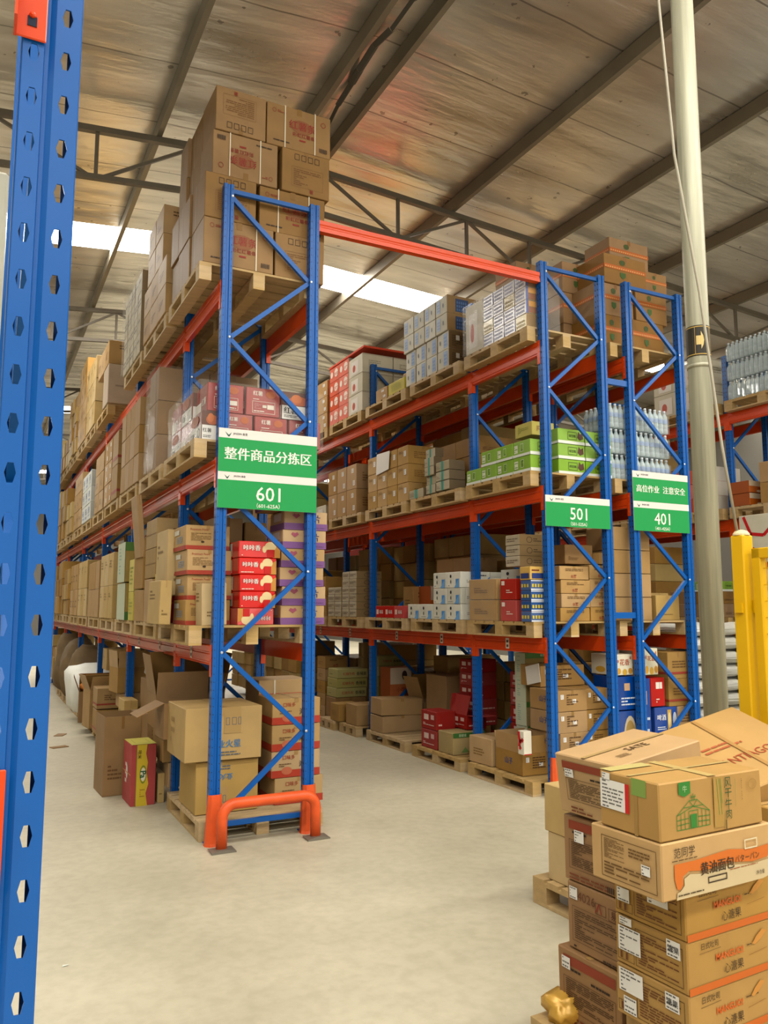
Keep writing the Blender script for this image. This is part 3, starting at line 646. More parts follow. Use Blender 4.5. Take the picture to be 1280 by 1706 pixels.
# column
t = empty('steel_column', (3.44, 2.95, 0)); tag(t, 'tall round galvanised steel column behind the carton pile at right', 'column')
mb = MB(); mb.tube([(0,0,0),(0,0,RZ-.655)], .061, GALV, 24); mb.build('pipe', t, True)
mb = MB(); mb.box((-.15,-.15,0), (.15,.15,.012), STEEL); mb.build('base_plate', t)
mb = MB(); mb.lathe([(.062,3.035),(.0645,3.035),(.0645,3.055),(.062,3.055)], GALV, 24); mb.build('weld_collar', t, True)
b_ = MB(); b_.lathe([(.0615,0),(.0625,0),(.0625,.17),(.0615,.17)], ink('2A2416'), 28, (0,0,3.095))
def on_band(pts, c):   # pts in (angle deg, height)
    q = [(.0632*math.cos(math.radians(a)), .0632*math.sin(math.radians(a)), 3.095+z) for a, z in pts]; b_.poly(q, ink(c))
for za, zb in ((.006,.011),(.159,.164)):
    for a in range(150, 330, 10): on_band([(a,za),(a+10,za),(a+10,zb),(a,zb)], 'B8964A')
for a in (205, 283, 293): on_band([(a,.01),(a+2,.01),(a+2,.16),(a,.16)], 'B8964A')
on_band([(212,.06),(222,.06),(222,.11),(212,.11)], 'D2B876'); on_band([(222,.06),(235,.06),(235,.11),(222,.11)], 'D2B876'); on_band([(235,.035),(246,.06),(250,.085),(246,.11),(235,.135)], 'D2B876')
b_.build('direction_band', t)
t['label'] = 'tall round galvanised steel column with black and gold arrow band'
# cable from the fence post up to the roof
mb = MB(); P = [(3.205,2.575,2.1),(3.16,2.60,2.52),(3.2,2.72,3.34),(3.12,2.77,4.1),(3.1,2.81,5.0),(3.08,2.87,6.0),(3.08,2.92,6.715)]
mb.tube(P, .007, CABLE, 6); tag(mb.build('cable', None, True), 'thin grey cable running up past the column to the roof', 'cable')

# ================================================================== racking
FH = 5.18; Z1, Z2, Z3 = 1.4514, 2.9097, 4.3634; BH = .15; BZ = (Z1, Z2, Z3)
FY = [6.037, 7.292, 9.842, 12.392, 14.942, 17.492, 20.042, 22.592, 25.142]
HW, HD = .04, .036                                    # half width (X) and depth (Y) of a post
def post_mesh(front):
    mb = MB(); w, d = HW, HD
    prof = [(-w,d),(-w,-d),(-w+.026,-d),(-w+.031,-d+.010),(w-.031,-d+.010),(w-.026,-d),(w,-d),(w,d),(w-.012,d),(w-.012,-d+.02),(-w+.012,-d+.02),(-w+.012,d)]
    mb.prism(prof, 'z', 0, FH, BLUE)
    def hexa(O, U, a, b, m): mb.poly([Vector(O)+Vector(U)*(a*p)+Vector((0,0,b*q)) for p, q in ((-1,-.5),(0,-1),(1,-.5),(1,.5),(0,1),(-1,.5))], m)
    z = .1
    while z < FH-.03:
        if front:
            for x in (-w+.012, w-.012): hexa((x,-d-.0006,z), (1,0,0), .0035, .0045, HOLE)
        for s_ in (-1, 1):
            for y in (-.018, .016): hexa((s_*(w+.0006),y,z), (0,s_,0), .0055, .011, HOLE)
        z += .06 if front else .075
    return mb.mesh('post')
POST = (post_mesh(True), post_mesh(True)); RW = .7518
ZN = [5.08, 4.48, 3.89, 3.27, 2.64, 2.03, 1.40, .77, .16]
def brace_meshes():
    out = []
    a, b = HW-.005, RW-HW+.005
    for i in range(len(ZN)-1):
        mb = MB(); p = (a if i % 2 == 0 else b, 0, ZN[i]); q = (b if i % 2 == 0 else a, 0, ZN[i+1]); mb.bar(p, q, .03, .036, BLUE); out.append(('brace', mb.mesh('brace')))
    for z in (5.135, .13):
        mb = MB(); mb.bar((a,0,z), (b,0,z), .03, .036, BLUE); out.append(('crossbar', mb.mesh('crossbar')))
    mb = MB()
    for i, z in enumerate(ZN):
        x = HW-.012 if i % 2 == 0 else RW-HW+.012
        mb.lathe([(.011,-.004),(.011,.004),(.006,.008)], BOLT, 8, (0,0,0)); n = 24
        for k in range(len(mb.v)-n, len(mb.v)): vx, vy, vz = mb.v[k]; mb.v[k] = (x+vx, -HD-vz, z+vy)
    out.append(('bolts', mb.mesh('bolts')))
    return out
BRACES = brace_meshes()
def frame(x, y, label, group):
    t = empty('rack_upright_frame', (x, y, 0)); tag(t, label, 'rack upright', group)
    for dx in (0, RW): put('post', POST[0], t, (dx,0,0))
    for nm, me in BRACES: put(nm, me, t)
    mb = MB()
    for dx in (0, RW):
        f = MB(); f.box((dx-.06,-.06,0), (dx+.06,.06,.006), BLUE); f.build('foot_plate', t)
    return t
def beam_mesh(L, side):
    k = ('beam', round(L,3), side)
    if k in MESH: return MESH[k]
    s_ = side; o = .045                                  # outer face at s*o from the post axis
    prof = [(0,0),(o-.006,0),(o,-.006),(o,-.045),(o-.006,-.052),(o-.006,-.062),(o,-.069),(o,-.118),(o-.007,-.125),(o-.007,-.135),(o,-.142),(o-.004,-.15),(0,-.15)]
    mb = MB(); mb.prism([(s_*p, q) for p, q in prof], 'y', 0, L, ORANGE); me = mb.mesh('rail')
    cn = MB(); x0, x1 = s_*.0415, s_*.0452; a, b = min(x0,x1), max(x0,x1)
    cn.box((a,-.042,-.235), (b,0,.005), ORANGE); cn.box((min(0,x1),-.002,-.235), (max(0,x1),.002,.005), ORANGE)
    for z in (-.03,-.11,-.19): cn.box((min(x1,x1+s_*.003),-.03,z-.01), (max(x1,x1+s_*.003),-.018,z+.01), ORANGE_WORN)
    cm = cn.mesh('end_connector'); cn2 = MB(); cn2.raw([(v[0],-v[1],v[2]) for v in cn.v], [tuple(reversed(f)) for f in cn.f], ORANGE); cm2 = cn2.mesh('end_connector')
    MESH[k] = (me, cm, cm2); return MESH[k]
def beam(x, ya, yb, z, side, label, group, sticker=False):
    a, b = ya+HD+.006, yb-HD-.006; me, c1, c2 = beam_mesh(b-a, side)
    t = empty('rack_beam', (x, a, z)); tag(t, label, 'rack beam', group)
    put('rail', me, t); put('end_connector', c1, t); put('end_connector', c2, t, (0, b-a, 0))
    if sticker:
        n = 1 if b-a < 1.5 else 2
        for k in range(n):
            mb = MB(); y = (b-a)*(.5 if n == 1 else (.25, .7)[k]); xx = side*.0466
            mb.poly([(xx,y-.03,-.125),(xx,y-.03,-.02),(xx,y+.03,-.02),(xx,y+.03,-.125)] if side > 0 else [(xx,y+.03,-.125),(xx,y-.03,-.125),(xx,y-.03,-.02),(xx,y+.03,-.02)], ink('E6E0CE'))
            xx += side*.0006
            for q in (0, 1): mb.poly([(xx,y+.018,-.11+.045*q),(xx,y-.018,-.11+.045*q),(xx,y-.018,-.085+.045*q),(xx,y+.018,-.085+.045*q)], ink('5A4A3A'))
            mb.build('location_sticker', t)['label'] = 'cream location sticker'
LV = ['lowest', 'middle', 'top']; NF = ['front','second','third','fourth','fifth','sixth','seventh','eighth','ninth']
def row(x, name, ys, full=True, levels=(0,1,2)):
    for i, y in enumerate(ys):
        frame(x, y, f'blue perforated rack upright, {NF[i]} frame of the {name}', 'rack uprights of the '+name)
    for i in range(len(ys)-1):
        for l in levels:
            for side, dx, sn in ((-1, 0, 'left'), (1, RW, 'right')):
                beam(x+dx, ys[i], ys[i+1], BZ[l], side, f'orange beam, {LV[l]} level, {sn} side, {NF[i]} bay of the {name}', f'{sn} side beams of the {name}', l == 0 and side == -1)
R6, R5, R4, R3 = 1.6474, 4.8551, 5.9746, 9.02
row(R6, 'left rack', FY); row(R5, 'centre rack', FY[:6]); row(R4, 'right rack', FY[:5]); row(R3, 'far right rack', FY[:5])
# row spacers between 501 and 401
for k, z in enumerate((4.06, 1.66)):
    mb = MB(); mb.box((R5+RW+HW, FY[0]-.02, z-.03), (R4-HW, FY[0]+.02, z+.03), BLUE); tag(mb.build('row_spacer'), f'short blue spacer joining the centre and right racks, {["upper","lower"][k]} one', 'rack spacer', 'row spacers')
# orange tie beam over the aisle
mb = MB(); prof = [(-.03,0),(-.03,.035),(-.024,.045),(-.024,.055),(-.03,.065),(-.03,.1),(.03,.1),(.03,0)]
mb.prism([(FY[0]+p, 4.955+q) for p, q in prof], 'x', R6+RW+HW+.004, R5-HW-.004, ORANGE)
tag(mb.build('aisle_tie_beam'), 'orange tie beam spanning the aisle from the left rack to the centre rack', 'rack beam')
# post guards
def boot(x, y, label):
    mb = MB(); vs = []; 
    for z, a in ((0,.075),(.02,.07),(.32,.052),(.36,.05)): vs += [(x-a,y-.022,z),(x-a,y-.045-(a-.05),z),(x-a*.6,y-.062-(a-.05)*1.5,z),(x+a*.6,y-.062-(a-.05)*1.5,z),(x+a,y-.045-(a-.05),z),(x+a,y-.022,z)]
    fs = []
    for r in range(3):
        for i in range(5): fs.append((r*6+i, r*6+i+1, r*6+7+i, r*6+6+i))
    mb.raw(vs, fs, ORANGE_WORN); tag(mb.build('post_protector'), label, 'post protector', 'orange post protectors')
boot(R6, FY[0], 'orange foot protector on the left post of the left rack end')
boot(R6+RW, FY[0], 'orange foot protector on the right post of the left rack end')
boot(R5, FY[0], 'orange foot protector on the left post of the centre rack end')
boot(R5+RW, FY[0], 'orange foot protector on the right post of the centre rack end')
t = empty('barrier_hoop', (R6+RW/2, 5.83, 0)); tag(t, 'scuffed orange tubular hoop barrier in front of the left rack end', 'barrier')
mb = MB(); a_ = .365; r_ = .1; zt = .32; P = [(-a_,0,0),(-a_,0,zt-r_)]
for k in range(1, 7): q = math.pi/2*k/6; P.append((-a_+r_-r_*math.cos(q), 0, zt-r_+r_*math.sin(q)))
P += [(-p[0], 0, p[2]) for p in reversed(P)]
mb.tube(P, .04, ORANGE_WORN, 16); mb.build('hoop_tube', t, True)
for s_ in (-1, 1):
    mb = MB(); n = 6
    for i in range(n):
        u0, u1 = -.09+.18*i/n, -.09+.18*(i+1)/n; f = lambda u: .004+.02*math.cos(u/.09*1.3)
        mb.poly([(s_*a_+u0,-.08,f(u0)),(s_*a_+u1,-.08,f(u1)),(s_*a_+u1,.05,.012),(s_*a_+u0,.05,.012)], STEEL)
        mb.poly([(s_*a_+u0,-.08,0),(s_*a_+u1,-.08,0),(s_*a_+u1,-.08,f(u1)),(s_*a_+u0,-.08,f(u0))], STEEL)
    mb.build('bent_base_plate', t)['label'] = 'bent grey base plate'

# ------------------------------------------------------------------ aisle signs
GRN = ink('129A4C'); WHT = ink('E8E2DA'); SIGNW = ink('F3EFE4')
def sign(name, label, x0, x1, ztop, panels):
    """panels: (height, big text, small text)"""
    y = FY[0]-HD-.02; t = empty(name, ((x0+x1)/2, y, ztop)); tag(t, label, 'sign'); w = x1-x0; z = 0
    for h, big, small in panels:
        hb = h*.22; mb = MB()
        mb.box((-w/2,0,z-h), (w/2,.006,z), WHT); mb.poly([(-w/2,-.0006,z-h),(w/2,-.0006,z-h),(w/2,-.0006,z-hb),(-w/2,-.0006,z-hb)], GRN); mb.build('sign_panel', t)
        O, U, V = (-w/2,-.0014,z), (1,0,0), (0,0,1); mb = MB()
        lx = w*.06; B = [(0,.8),(.5,.25),(.42,.9),(.62,.35),(1,.7),(.62,-.1),(.36,-.1)]
        s_ = hb*.55; mb.poly([(-w/2+lx+p*s_*1.3,-.0014,z-hb*.85+q*s_) for p, q in [(0,.9),(.55,.3),(1,.85),(.66,0),(.45,0)]], ink('2E5A4A'))
        write(mb, 'JINZEN 金圣', ink('3A3A38'), O, U, V, w*.13, -hb*.66, w*.29, -hb*.36, .01); mb.build('logo', t)
        mb = MB()
        if small:
            write(mb, big, SIGNW, O, U, V, w*.2, -h*.76, w*.8, -h*.36, .006); write(mb, small, SIGNW, O, U, V, w*.3, -h*.96, w*.7, -h*.82, .004)
        else: write(mb, big, SIGNW, O, U, V, w*.06, -h*.78, w*.94, -h*.36, .028)
        mb.build('lettering', t); z -= h
    return t
sign('aisle_sign', 'large double green and white aisle sign across the left rack end', 1.605, 2.43, 3.14, [(.345,'整件商品分拣区',''),(.285,'601','（601-625A）')])
sign('aisle_sign', 'single-panel green and white aisle sign low on the centre rack end', 4.79, 5.6, 2.815, [(.3,'501','（501-525A）')])
sign('aisle_sign', 'double green and white aisle sign with safety notice on the right rack end', 5.92, 6.71, 3.14, [(.315,'高位作业  注意安全',''),(.305,'401','（401-425A）')])

# ------------------------------------------------------------------ near rack at the left edge (beams run along X)
NY = 1.19; NX1 = .0945; NX0 = .0125
t = empty('rack_upright_frame', ((NX0+NX1)/2, NY, 0)); tag(t, 'close-up blue rack upright with hexagonal slots at the left picture edge', 'rack upright')
mx_ = (NX0+NX1)/2
mb = MB(); PT = .0695; zb = .03
def perf(x0, x1, cx, cz0, dz):
    x0 -= mx_; x1 -= mx_; cx -= mx_
    z = cz0
    while z < FH:
        a, b = z-dz/2, z+dz/2; hw, hh = .0075, .0142
        H = [(cx-hw*.5,z-hh),(cx+hw*.5,z-hh),(cx+hw,z),(cx+hw*.5,z+hh),(cx-hw*.5,z+hh),(cx-hw,z)]
        B = [(x0,a),(x1,a),(x1,z),(x1,b),(x0,b),(x0,z)]
        vs = [(p,0,q) for p, q in H]+[(p,0,q) for p, q in B]+[(p,.0028,q) for p, q in H]
        fs = [(i, 6+i, 6+(i+1) % 6, (i+1) % 6) for i in range(6)]+[(i, (i+1) % 6, 12+(i+1) % 6, 12+i) for i in range(6)]
        mb.raw(vs, fs, BLUE); z += dz
perf(NX0+.002, .043, .0295, 1.655-PT*23, PT); perf(.058, NX1-.002, .0735, 1.655-PT*23, PT)
X_ = lambda v: v-mx_
bot = 1.655-PT*23.5
for prof in ([(.043,0),(.0445,.006),(.050,.006),(.058,0),(.058,.003),(.0515,.009),(.0425,.009),(.040,.003)],
             [(NX1-.002,0),(NX1,.003),(NX1,.085),(NX1-.014,.085),(NX1-.014,.082),(NX1-.003,.082),(NX1-.003,.003)],
             [(NX0+.002,0),(NX0+.003,.003),(NX0+.003,.082),(NX0+.014,.082),(NX0+.014,.085),(NX0,.085),(NX0,.003)]):
    mb.prism([(X_(p), q) for p, q in prof], 'z', max(bot, 0), FH, BLUE)
mb.build('post', t)
mb = MB(); mb.prism([(X_(p), .78+q) for p, q in ((NX0,0),(NX1,0),(NX1,.085),(NX0,.085))], 'z', 0, FH, BLUE); mb.build('post', t)
for i in range(len(ZN)-1):
    mb = MB(); mb.bar((0,.08 if i % 2 == 0 else .78,ZN[i]), (0,.78 if i % 2 == 0 else .08,ZN[i+1]), .03, .036, BLUE, (1,0,0)); mb.build('brace', t)
mb = MB(); mb.box((-.07,-.02,0), (.07,.12,.006), BLUE); mb.build('foot_plate', t)
for k, (zt, zb_) in enumerate(((1.536,1.37),(2.80,2.575),(4.3,4.07))):
    t = empty('rack_beam', (-.01, NY, zt)); tag(t, f'orange beam clipped to the close-up upright at the left edge, {LV[k]} level', 'rack beam', 'beams of the near rack')
    mb = MB(); x1 = .045; x0 = .003
    mb.cbox((x0+.01,-.006,zb_-zt), (x1+.01,-.002,0), ORANGE, .0015); mb.box((x0+.008,-.05,zb_-zt), (x0+.012,-.002,0), ORANGE)
    for z in (.03, .1, .17):
        zz = zb_-zt+z; mb.box((.0285,-.0075,zz-.011), (.0415,-.006,zz+.004), HOLE); mb.lathe([(.005,0),(.0045,.004),(.002,.006)], ORANGE, 8, (0,0,0))
        for q in range(len(mb.v)-24, len(mb.v)): vx, vy, vz = mb.v[q]; mb.v[q] = (.035+vx, -.006-vz, zz+.006+vy)
    mb.build('end_connector', t)
    mb = MB(); mb.box((-1.25,-.05,-.13), (x0+.008,-.005,-.005), ORANGE); mb.build('rail', t)
t = empty('rack_upright_frame', (-1.3, NY, 0)); tag(t, 'blue rack upright at the far end of the near rack, left of view', 'rack upright')
for y in (.04, .82): mb = MB(); mb.box((-.045,y-.04,0), (.045,y+.04,FH), BLUE); mb.build('post', t)
for k, (zt, hh) in enumerate(((1.534,.55),(2.8,.6))):
    pallet(-.66, NY+.42, zt, f'wooden pallet in the near left rack, {LV[k]} level', .98, .9, .12)

# ================================================================== loads
PH = .15
A1, A2, A3 = Z1+PH+.002, Z2+PH+.002, Z3+PH+.002
SL = [(6.088,7.238),(7.345,8.49),(8.61,9.78),(9.92,11.06),(11.15,12.29),(12.47,13.61),(13.70,14.84),(15.02,16.16),(16.25,17.39),(17.57,18.71),(18.8,19.94),(20.12,21.26),(21.35,22.49)]
SN = ['front','second','third','fourth','fifth','sixth','seventh','eighth','ninth','tenth','eleventh','twelfth','thirteenth']
LN = {0: 'lowest shelf', 1: 'middle shelf', 2: 'top shelf', 3: 'floor'}
def ph(level, slot, rk): return f'{rk} rack {LN[level]}, {SN[slot]} slot'
def pal(level, slot, rk, x0, near=None):
    y0, y1 = SL[slot]; z = 0 if level == 3 else BZ[level]
    pallet(x0+.5, (y0+y1)/2, z, 'wooden pallet, '+ph(level, slot, rk), 1.0, y1-y0, PH, 0, slot < 4 if near is None else near, 'pallets of the '+rk+' rack')
LX, CX, RX4, FX = 1.44, 4.70, 5.78, 8.88                # left edges of the pallets in each rack
for s_ in range(0, 12):
    for l in (0, 1, 2):
        if not (s_ == 3 and l == 2): pal(l, s_, 'left', LX)
for s_ in range(0, 7):
    for l in (0, 1, 2): pal(l, s_, 'centre', CX)
for s_ in range(0, 6):
    for l in (0, 1, 2): pal(l, s_, 'right', RX4)
for s_ in range(0, 6):
    for l in (0, 1, 2): pal(l, s_, 'far right', FX)

# ---------------- left rack, top shelf
p = ph(2, 0, 'left'); y = 5.95
KS = 1.0
def one(st, w, d, h, x, y, z, lab, **k):                 # x, y = front left corner
    if KS != 1: x, w, y = x*KS, w*KS, y+.13
    elif 5.9 < y < 6.085 and 1 < x < 8: y = 6.085
    return carton(st, w-.008, d-.008, h-.003, x+w/2, y+d/2, z, lab, **k)
KS = 1.023
h = .39
F4 = [  # tier, x, width, style, upside down, label
 (0,1.43,.585,'fries',0,'brown carton with red lettering, bottom left of the towering front stack'), (0,2.03,.44,'fries_back',0,'brown carton with fine print, bottom right of the towering front stack'),
 (1,1.43,.43,'fries_back',0,'brown carton with handling icons, second tier left of the towering front stack'), (1,1.89,.585,'fries',0,'brown carton with red lettering, second tier right of the towering front stack'),
 (2,1.49,.555,'fries',1,'upside-down brown carton with red lettering, third tier of the towering front stack'), (2,2.07,.44,'fries_back',0,'brown carton with fine print, third tier right of the towering front stack'),
 (3,1.50,.43,'fries_back',1,'brown carton with upside-down fine print, top left of the towering front stack'), (3,1.935,.585,'fries',0,'brown carton with red lettering, top right of the towering front stack')]
for k, x, w, st, fl, lab in F4:
    one(st, w, .43, h, x, y+RNG.uniform(-.015,.02), A3+k*h, lab, flip=bool(fl), rot=RNG.uniform(-.015,.015), var=k % 2)
    for j, yy in enumerate((6.39,6.83)):
        if x < 1.6: one('fries_back', .5, .43 if j == 0 else .3, h, x+RNG.uniform(-.03,.02), yy, A3+k*h, f'brown carton behind, {ORD[k]} tier, {["middle","back"][j]} of the towering front stack, aisle side', var=k % 2)
KS = 1.0
grid('tan3','tan carton with dark print',ph(2,1,'left'),1.42,7.34,A3,2,3,2,.5,.38,.29)
grid('tan3','tan carton, upper half',ph(2,1,'left'),1.42,7.55,A3+.58,2,2,2,.48,.38,.30)
for k in (0, 1): carton('bluewhite', .12, .02, .1, 1.80, 7.33, A3+.08+k*.2, f'small blue card tucked in front of tan cartons, {["lower","upper"][k]} one', cat='card')
grid('greystack','pale film-wrapped carton',ph(2,2,'left'),1.42,8.66,A3,1,5,4,.9,.225,.235, keep='L')
wrap(1.40,8.63,A3,2.34,9.785,A3+.96,'clear greenish wrap around pale cartons on the top left shelf')
one('pinkgrey',.95,.5,.55,1.42,11.08,A3,'big plain pinkish carton on '+ph(2,4,'left'))
grid('tan3','tan carton above pinkish carton',ph(2,4,'left'),1.42,11.12,A3+.56,1,3,1,.7,.36,.34,keep='L')
grid('plainlight','pale tan carton',ph(2,5,'left'),1.42,12.5,A3,1,3,3,.8,.36,.36,keep='L')
grid('tan3','tall tan carton',ph(2,6,'left'),1.42,13.72,A3,1,3,4,.8,.36,.35,keep='L')
# ---------------- left rack, middle shelf
KS = 1.023
p = ph(1, 0, 'left'); h = .236
RS = [(1.46,'sp_photo',.16),(1.63,'sp_red',.245),(1.885,'sp_red',.28),(2.175,'sp_red',.28)], [(1.50,'sp_red',.295),(1.81,'sp_red',.29),(2.105,'sp_photo',.29)]
for k in (0, 1):
    for i, (x, st, w) in enumerate(RS[k]):
        one(st, w, .38, h, x, 5.97, A2+k*h, f'dark red sweet potato carton, {["bottom","top"][k]} tier, {["leftmost","second from left","third from left","rightmost"][i]}, above the large sign')
    for j in (1, 2): one(['sp_photo','sp_red'][(j+k) % 2], .38, .37, h, 1.47, 5.97+.385*j, A2+k*h, f'glossy red sweet potato carton, {["bottom","top"][k]} tier, aisle side, {["middle","back"][j-1]}, above large sign')
wrap(1.475,6.094,A2,2.53,7.24,A2+2*h+.01,'glossy clear wrap around the dark red sweet potato cartons')
KS = 1.0
grid('papaw','brown carton with pale tag',ph(1,1,'left'),1.44,7.62,A2,2,1,3,.5,.46,.335)
wrap(1.42,7.6,A2,2.46,8.1,A2+1.01,'clear wrap around tall brown cartons left of the large sign')
grid('plain','plain tan carton',ph(1,2,'left'),1.42,8.5,A2,1,4,3,.7,.29,.305,keep='L')
grid('dotred','tan carton, red bottom band',ph(1,3,'left'),1.42,9.92,A2,2,1,2,.5,.46,.42)
grid('tanside','tan carton, white stickers',ph(1,3,'left'),1.42,10.42,A2,1,2,3,.7,.32,.28,keep='L')
grid('logo','tan carton with dark mark',ph(1,4,'left'),1.42,11.17,A2,2,2,3,.5,.42,.27)
grid('bluewhite','white carton, blue lettering',ph(1,5,'left'),1.42,12.5,A2,1,3,3,.7,.36,.25,keep='L')
grid('tan3','tan carton',ph(1,6,'left'),1.42,13.72,A2,1,3,3,.7,.36,.3,keep='L')
KS = 1.023
# ---------------- left rack, lowest shelf, front slot
for k in range(4):
    one('redbottom', .36, .44, .2, 1.425+[.0,.01,.0,-.01][k], 6.18+[.0,.01,-.01,.02][k], A1+k*.2, f'tan carton with red base band, {ORD[k]} of the four stacked left behind the post', var=k % 2)
one('plainlight', .2, .17, .33, 1.5, 5.975, A1, 'narrow cream carton standing in front of the red-banded stack', rot=.05, tilt=(0,-.03))
one('plainlight', .1, .5, .36, 1.27, 6.42, A1, 'thin cream carton leaning beside the red-banded stack', tilt=(0,.03))
one('plainlight', .3, .5, .56, 1.36, 6.6, A1+.24, 'tall pale carton behind the red-banded stack on the lowest shelf')
for k in range(5):
    one('redsnack', .405, .3, .134, 1.69+[-.015,-.005,-.0,.0,.03][k], 5.98, A1+k*.134, f'long red snack box, {ORD[k] if k < 4 else "top"} of five stacked above the pallet', flip=(k == 0))
for k in range(6):
    one('purple', .38, .36, .155, 2.13+[0,.01,-.01,.0,.01,.02][k], 5.98, A1+k*.155, f'tan carton with purple lower band, {ORD[k] if k < 5 else "top"} of the stack of six')
one('purple', .34, .3, .155, 2.02, 6.05, A1+5*.155+.16, 'purple-banded carton lying crosswise on top of the stack of six')
for i, (x, w, z, hh, st) in enumerate(((1.75,.26,A1+.5,.42,'plaindark'),(2.02,.2,A1+.45,.44,'plaindark'),(1.78,.3,A1,.5,'plain'),(2.1,.4,A1,.55,'plaindark'))):
    one(st, w, .4, hh, x, 6.62, z, f'brown carton at the back of the lowest front slot, {["upper left","upper right","lower left","lower right"][i]}')
KS = 1.0
# second slot, lowest shelf
for k in (0, 1): one('dots', .5, .52, .275, 1.42, 7.37, A1+.41+k*.275, f'taped tan carton with dotted print, {["lower","upper"][k]} of two above the red box', tilt=(0, .01*k))
one('redbox', .17, .16, .44, 1.42, 7.20, A1, 'upright red box with yellow side at the edge of the lowest shelf')
one('plain', .4, .36, .4, 1.40, 7.42, A1, 'crushed tan carton beside the upright red box')
one('plain', .4, .4, .31, 1.42, 7.98, A1, 'tan carton, bottom of the stack of open boxes beside the red box', rot=.05)
open_carton('plain', .4, .42, .31, 1.62, 8.22, A1+.32, 'open tan carton with flap up, above the stacked boxes on lowest shelf', 0.03, (100,None,15,80), .2)
one('yellowbox', .3, .3, .34, 1.42, 8.48, A1+.3, 'lime yellow carton behind the open tan carton', var=1)
one('yellowbox', .3, .3, .3, 1.42, 8.48, A1, 'yellow carton at shelf level behind the open tan stack')
one('plain', .06, .34, .62, 1.40, 8.02, A1+.35, 'tall folded brown board standing behind the open tan carton', tilt=(0,-.1))
one('greenbox', .5, .5, .44, 1.40, 8.95, A1+.41, 'tan carton with green top band, upper of two on lowest shelf')
one('greenbox2', .5, .55, .4, 1.41, 8.93, A1, 'tan carton with green base band, lower of two on lowest shelf')
grid('plainlight','pale carton',ph(0,3,'left'),1.42,9.95,A1,1,3,2,.6,.36,.4,keep='LF')
grid('plain','tan carton',ph(0,4,'left'),1.42,11.17,A1,1,3,2,.6,.37,.38,keep='LF')
grid('plainlight','cream carton',ph(0,5,'left'),1.42,12.5,A1,1,3,2,.6,.37,.42,keep='L')
grid('tan3','tan printed carton',ph(0,6,'left'),1.42,13.72,A1,1,3,2,.6,.37,.42,keep='L')

# ---------------- left rack, floor, front slot
KS = 1.023
pallet(2.06, 6.66, 0, 'wooden pallet on the floor behind the hoop barrier', 1.0, 1.12, .14)
one('appliance', .5, .55, .4, 1.535, 6.16, .145, 'large tan carton on the floor pallet behind the left post', flip=True, var=1)
one('appliance', .61, .62, .41, 1.435, 6.12, .552, 'large pale appliance carton overhanging the one below, behind the post', tilt=(.0,-.0))
for k in range(4):
    one('redbox_w', .42, .4, .21, 2.15+[.03,.0,.0,.0][k], 6.2, .145+k*.212, f'red and tan carton, {ORD[k] if k < 3 else "top"} of four stacked on the floor pallet behind the hoop')
one('redwhite', .46, .4, .24, 2.2, 6.95, .86, 'red and tan carton with white strap behind the floor stack of four')
one('plaindark', .5, .4, .7, 2.2, 6.9, .15, 'brown carton under the red and white strapped carton')
one('plain', .26, .5, .22, 1.55, 7.02, .145, 'small tan carton at the aisle edge of the floor pallet, lower one')
one('plain', .26, .5, .26, 1.5, 7.05, .37, 'torn tan carton at the aisle edge of the floor pallet, upper one')
open_carton('plaindark', .46, .38, .3, 1.66, 6.98, .64, 'open brown carton with flaps spread, above the torn cartons', .04, (None,110,80,205), .24, inner='6E5430')
open_carton('plaindark', .62, .45, .3, 1.78, 7.55, .66, 'dark open carton with tall raised flap behind the spread flaps', -.03, (None,100,88,100), .36, inner='5A4424')
one('plaindark', .6, .45, .5, 1.5, 7.35, .15, 'brown carton under the dark open cartons in left rack')
one('redbox', .2, .2, .3, 1.66, 7.92, .78, 'small red and yellow carton by the second left rack frame')
KS = 1.0
# things standing in the left aisle
open_carton('plaindark', .33, .44, .72, 1.27, 8.14, 0, 'tall open brown carton standing on the floor in the left aisle', .05, (None,180,None,None), .1)
one('ppga', .225, .38, .53, 1.275, 7.42, 0, 'red and yellow snack carton standing on the floor in the left aisle', rot=.02)
one('plainlight', .08, .3, .26, 1.52, 7.45, 0, 'small pale carton on the floor beside the red and yellow carton')
# floor, farther slots of the left rack
def lump(name, cat, x, y, z, sx, sy, sz, mat, label, seed=1, rough=.25, sub=3):
    import bmesh
    bm = bmesh.new(); bmesh.ops.create_icosphere(bm, subdivisions=sub, radius=1)
    from mathutils import noise
    for v in bm.verts:
        c = v.co.copy(); k = 1+rough*noise.noise(c*1.6+Vector((seed*3.1,0,0)))+rough*.5*noise.noise(c*4+Vector((0,seed*2.3,0)))
        q = Vector((math.copysign(abs(c.x)**.7, c.x), math.copysign(abs(c.y)**.7, c.y), math.copysign(abs(c.z)**.8, c.z)))*k
        v.co = (q.x*sx, q.y*sy, max(0, (q.z+.8)*sz*.55))
    me = bpy.data.meshes.new(name); bm.to_mesh(me); bm.free(); me.materials.append(mat)
    me.polygons.foreach_set('use_smooth', [True]*len(me.polygons))
    return tag(put(name, me, None, (x, y, z)), label, cat)
for s_ in (2, 3, 4, 5, 6, 7, 8):
    pal(3, s_, 'left', 1.5)
open_carton('plain', .42, .4, .3, 1.72, 10.2, .72, 'open tan carton with flap out under the orange beam, left rack floor', .1, (100,95,30,95), .2)
one('dotred', .45, .4, .3, 1.4, 10.7, .15, 'tan carton with red line, lower, left rack floor')
one('dotred', .45, .4, .26, 1.4, 10.72, .46, 'tan carton with red line, upper, left rack floor')
one('plain', .28, .3, .26, 1.56, 10.0, .55, 'small tan carton perched beside the red-lined cartons')
one('plainlight', .16, .4, .55, 1.52, 9.4, .15, 'narrow pale upright carton by the red-lined cartons')
one('plaindark', .42, .5, .8, 1.7, 8.95, .153, 'big dark brown carton under the second bay, left rack floor')
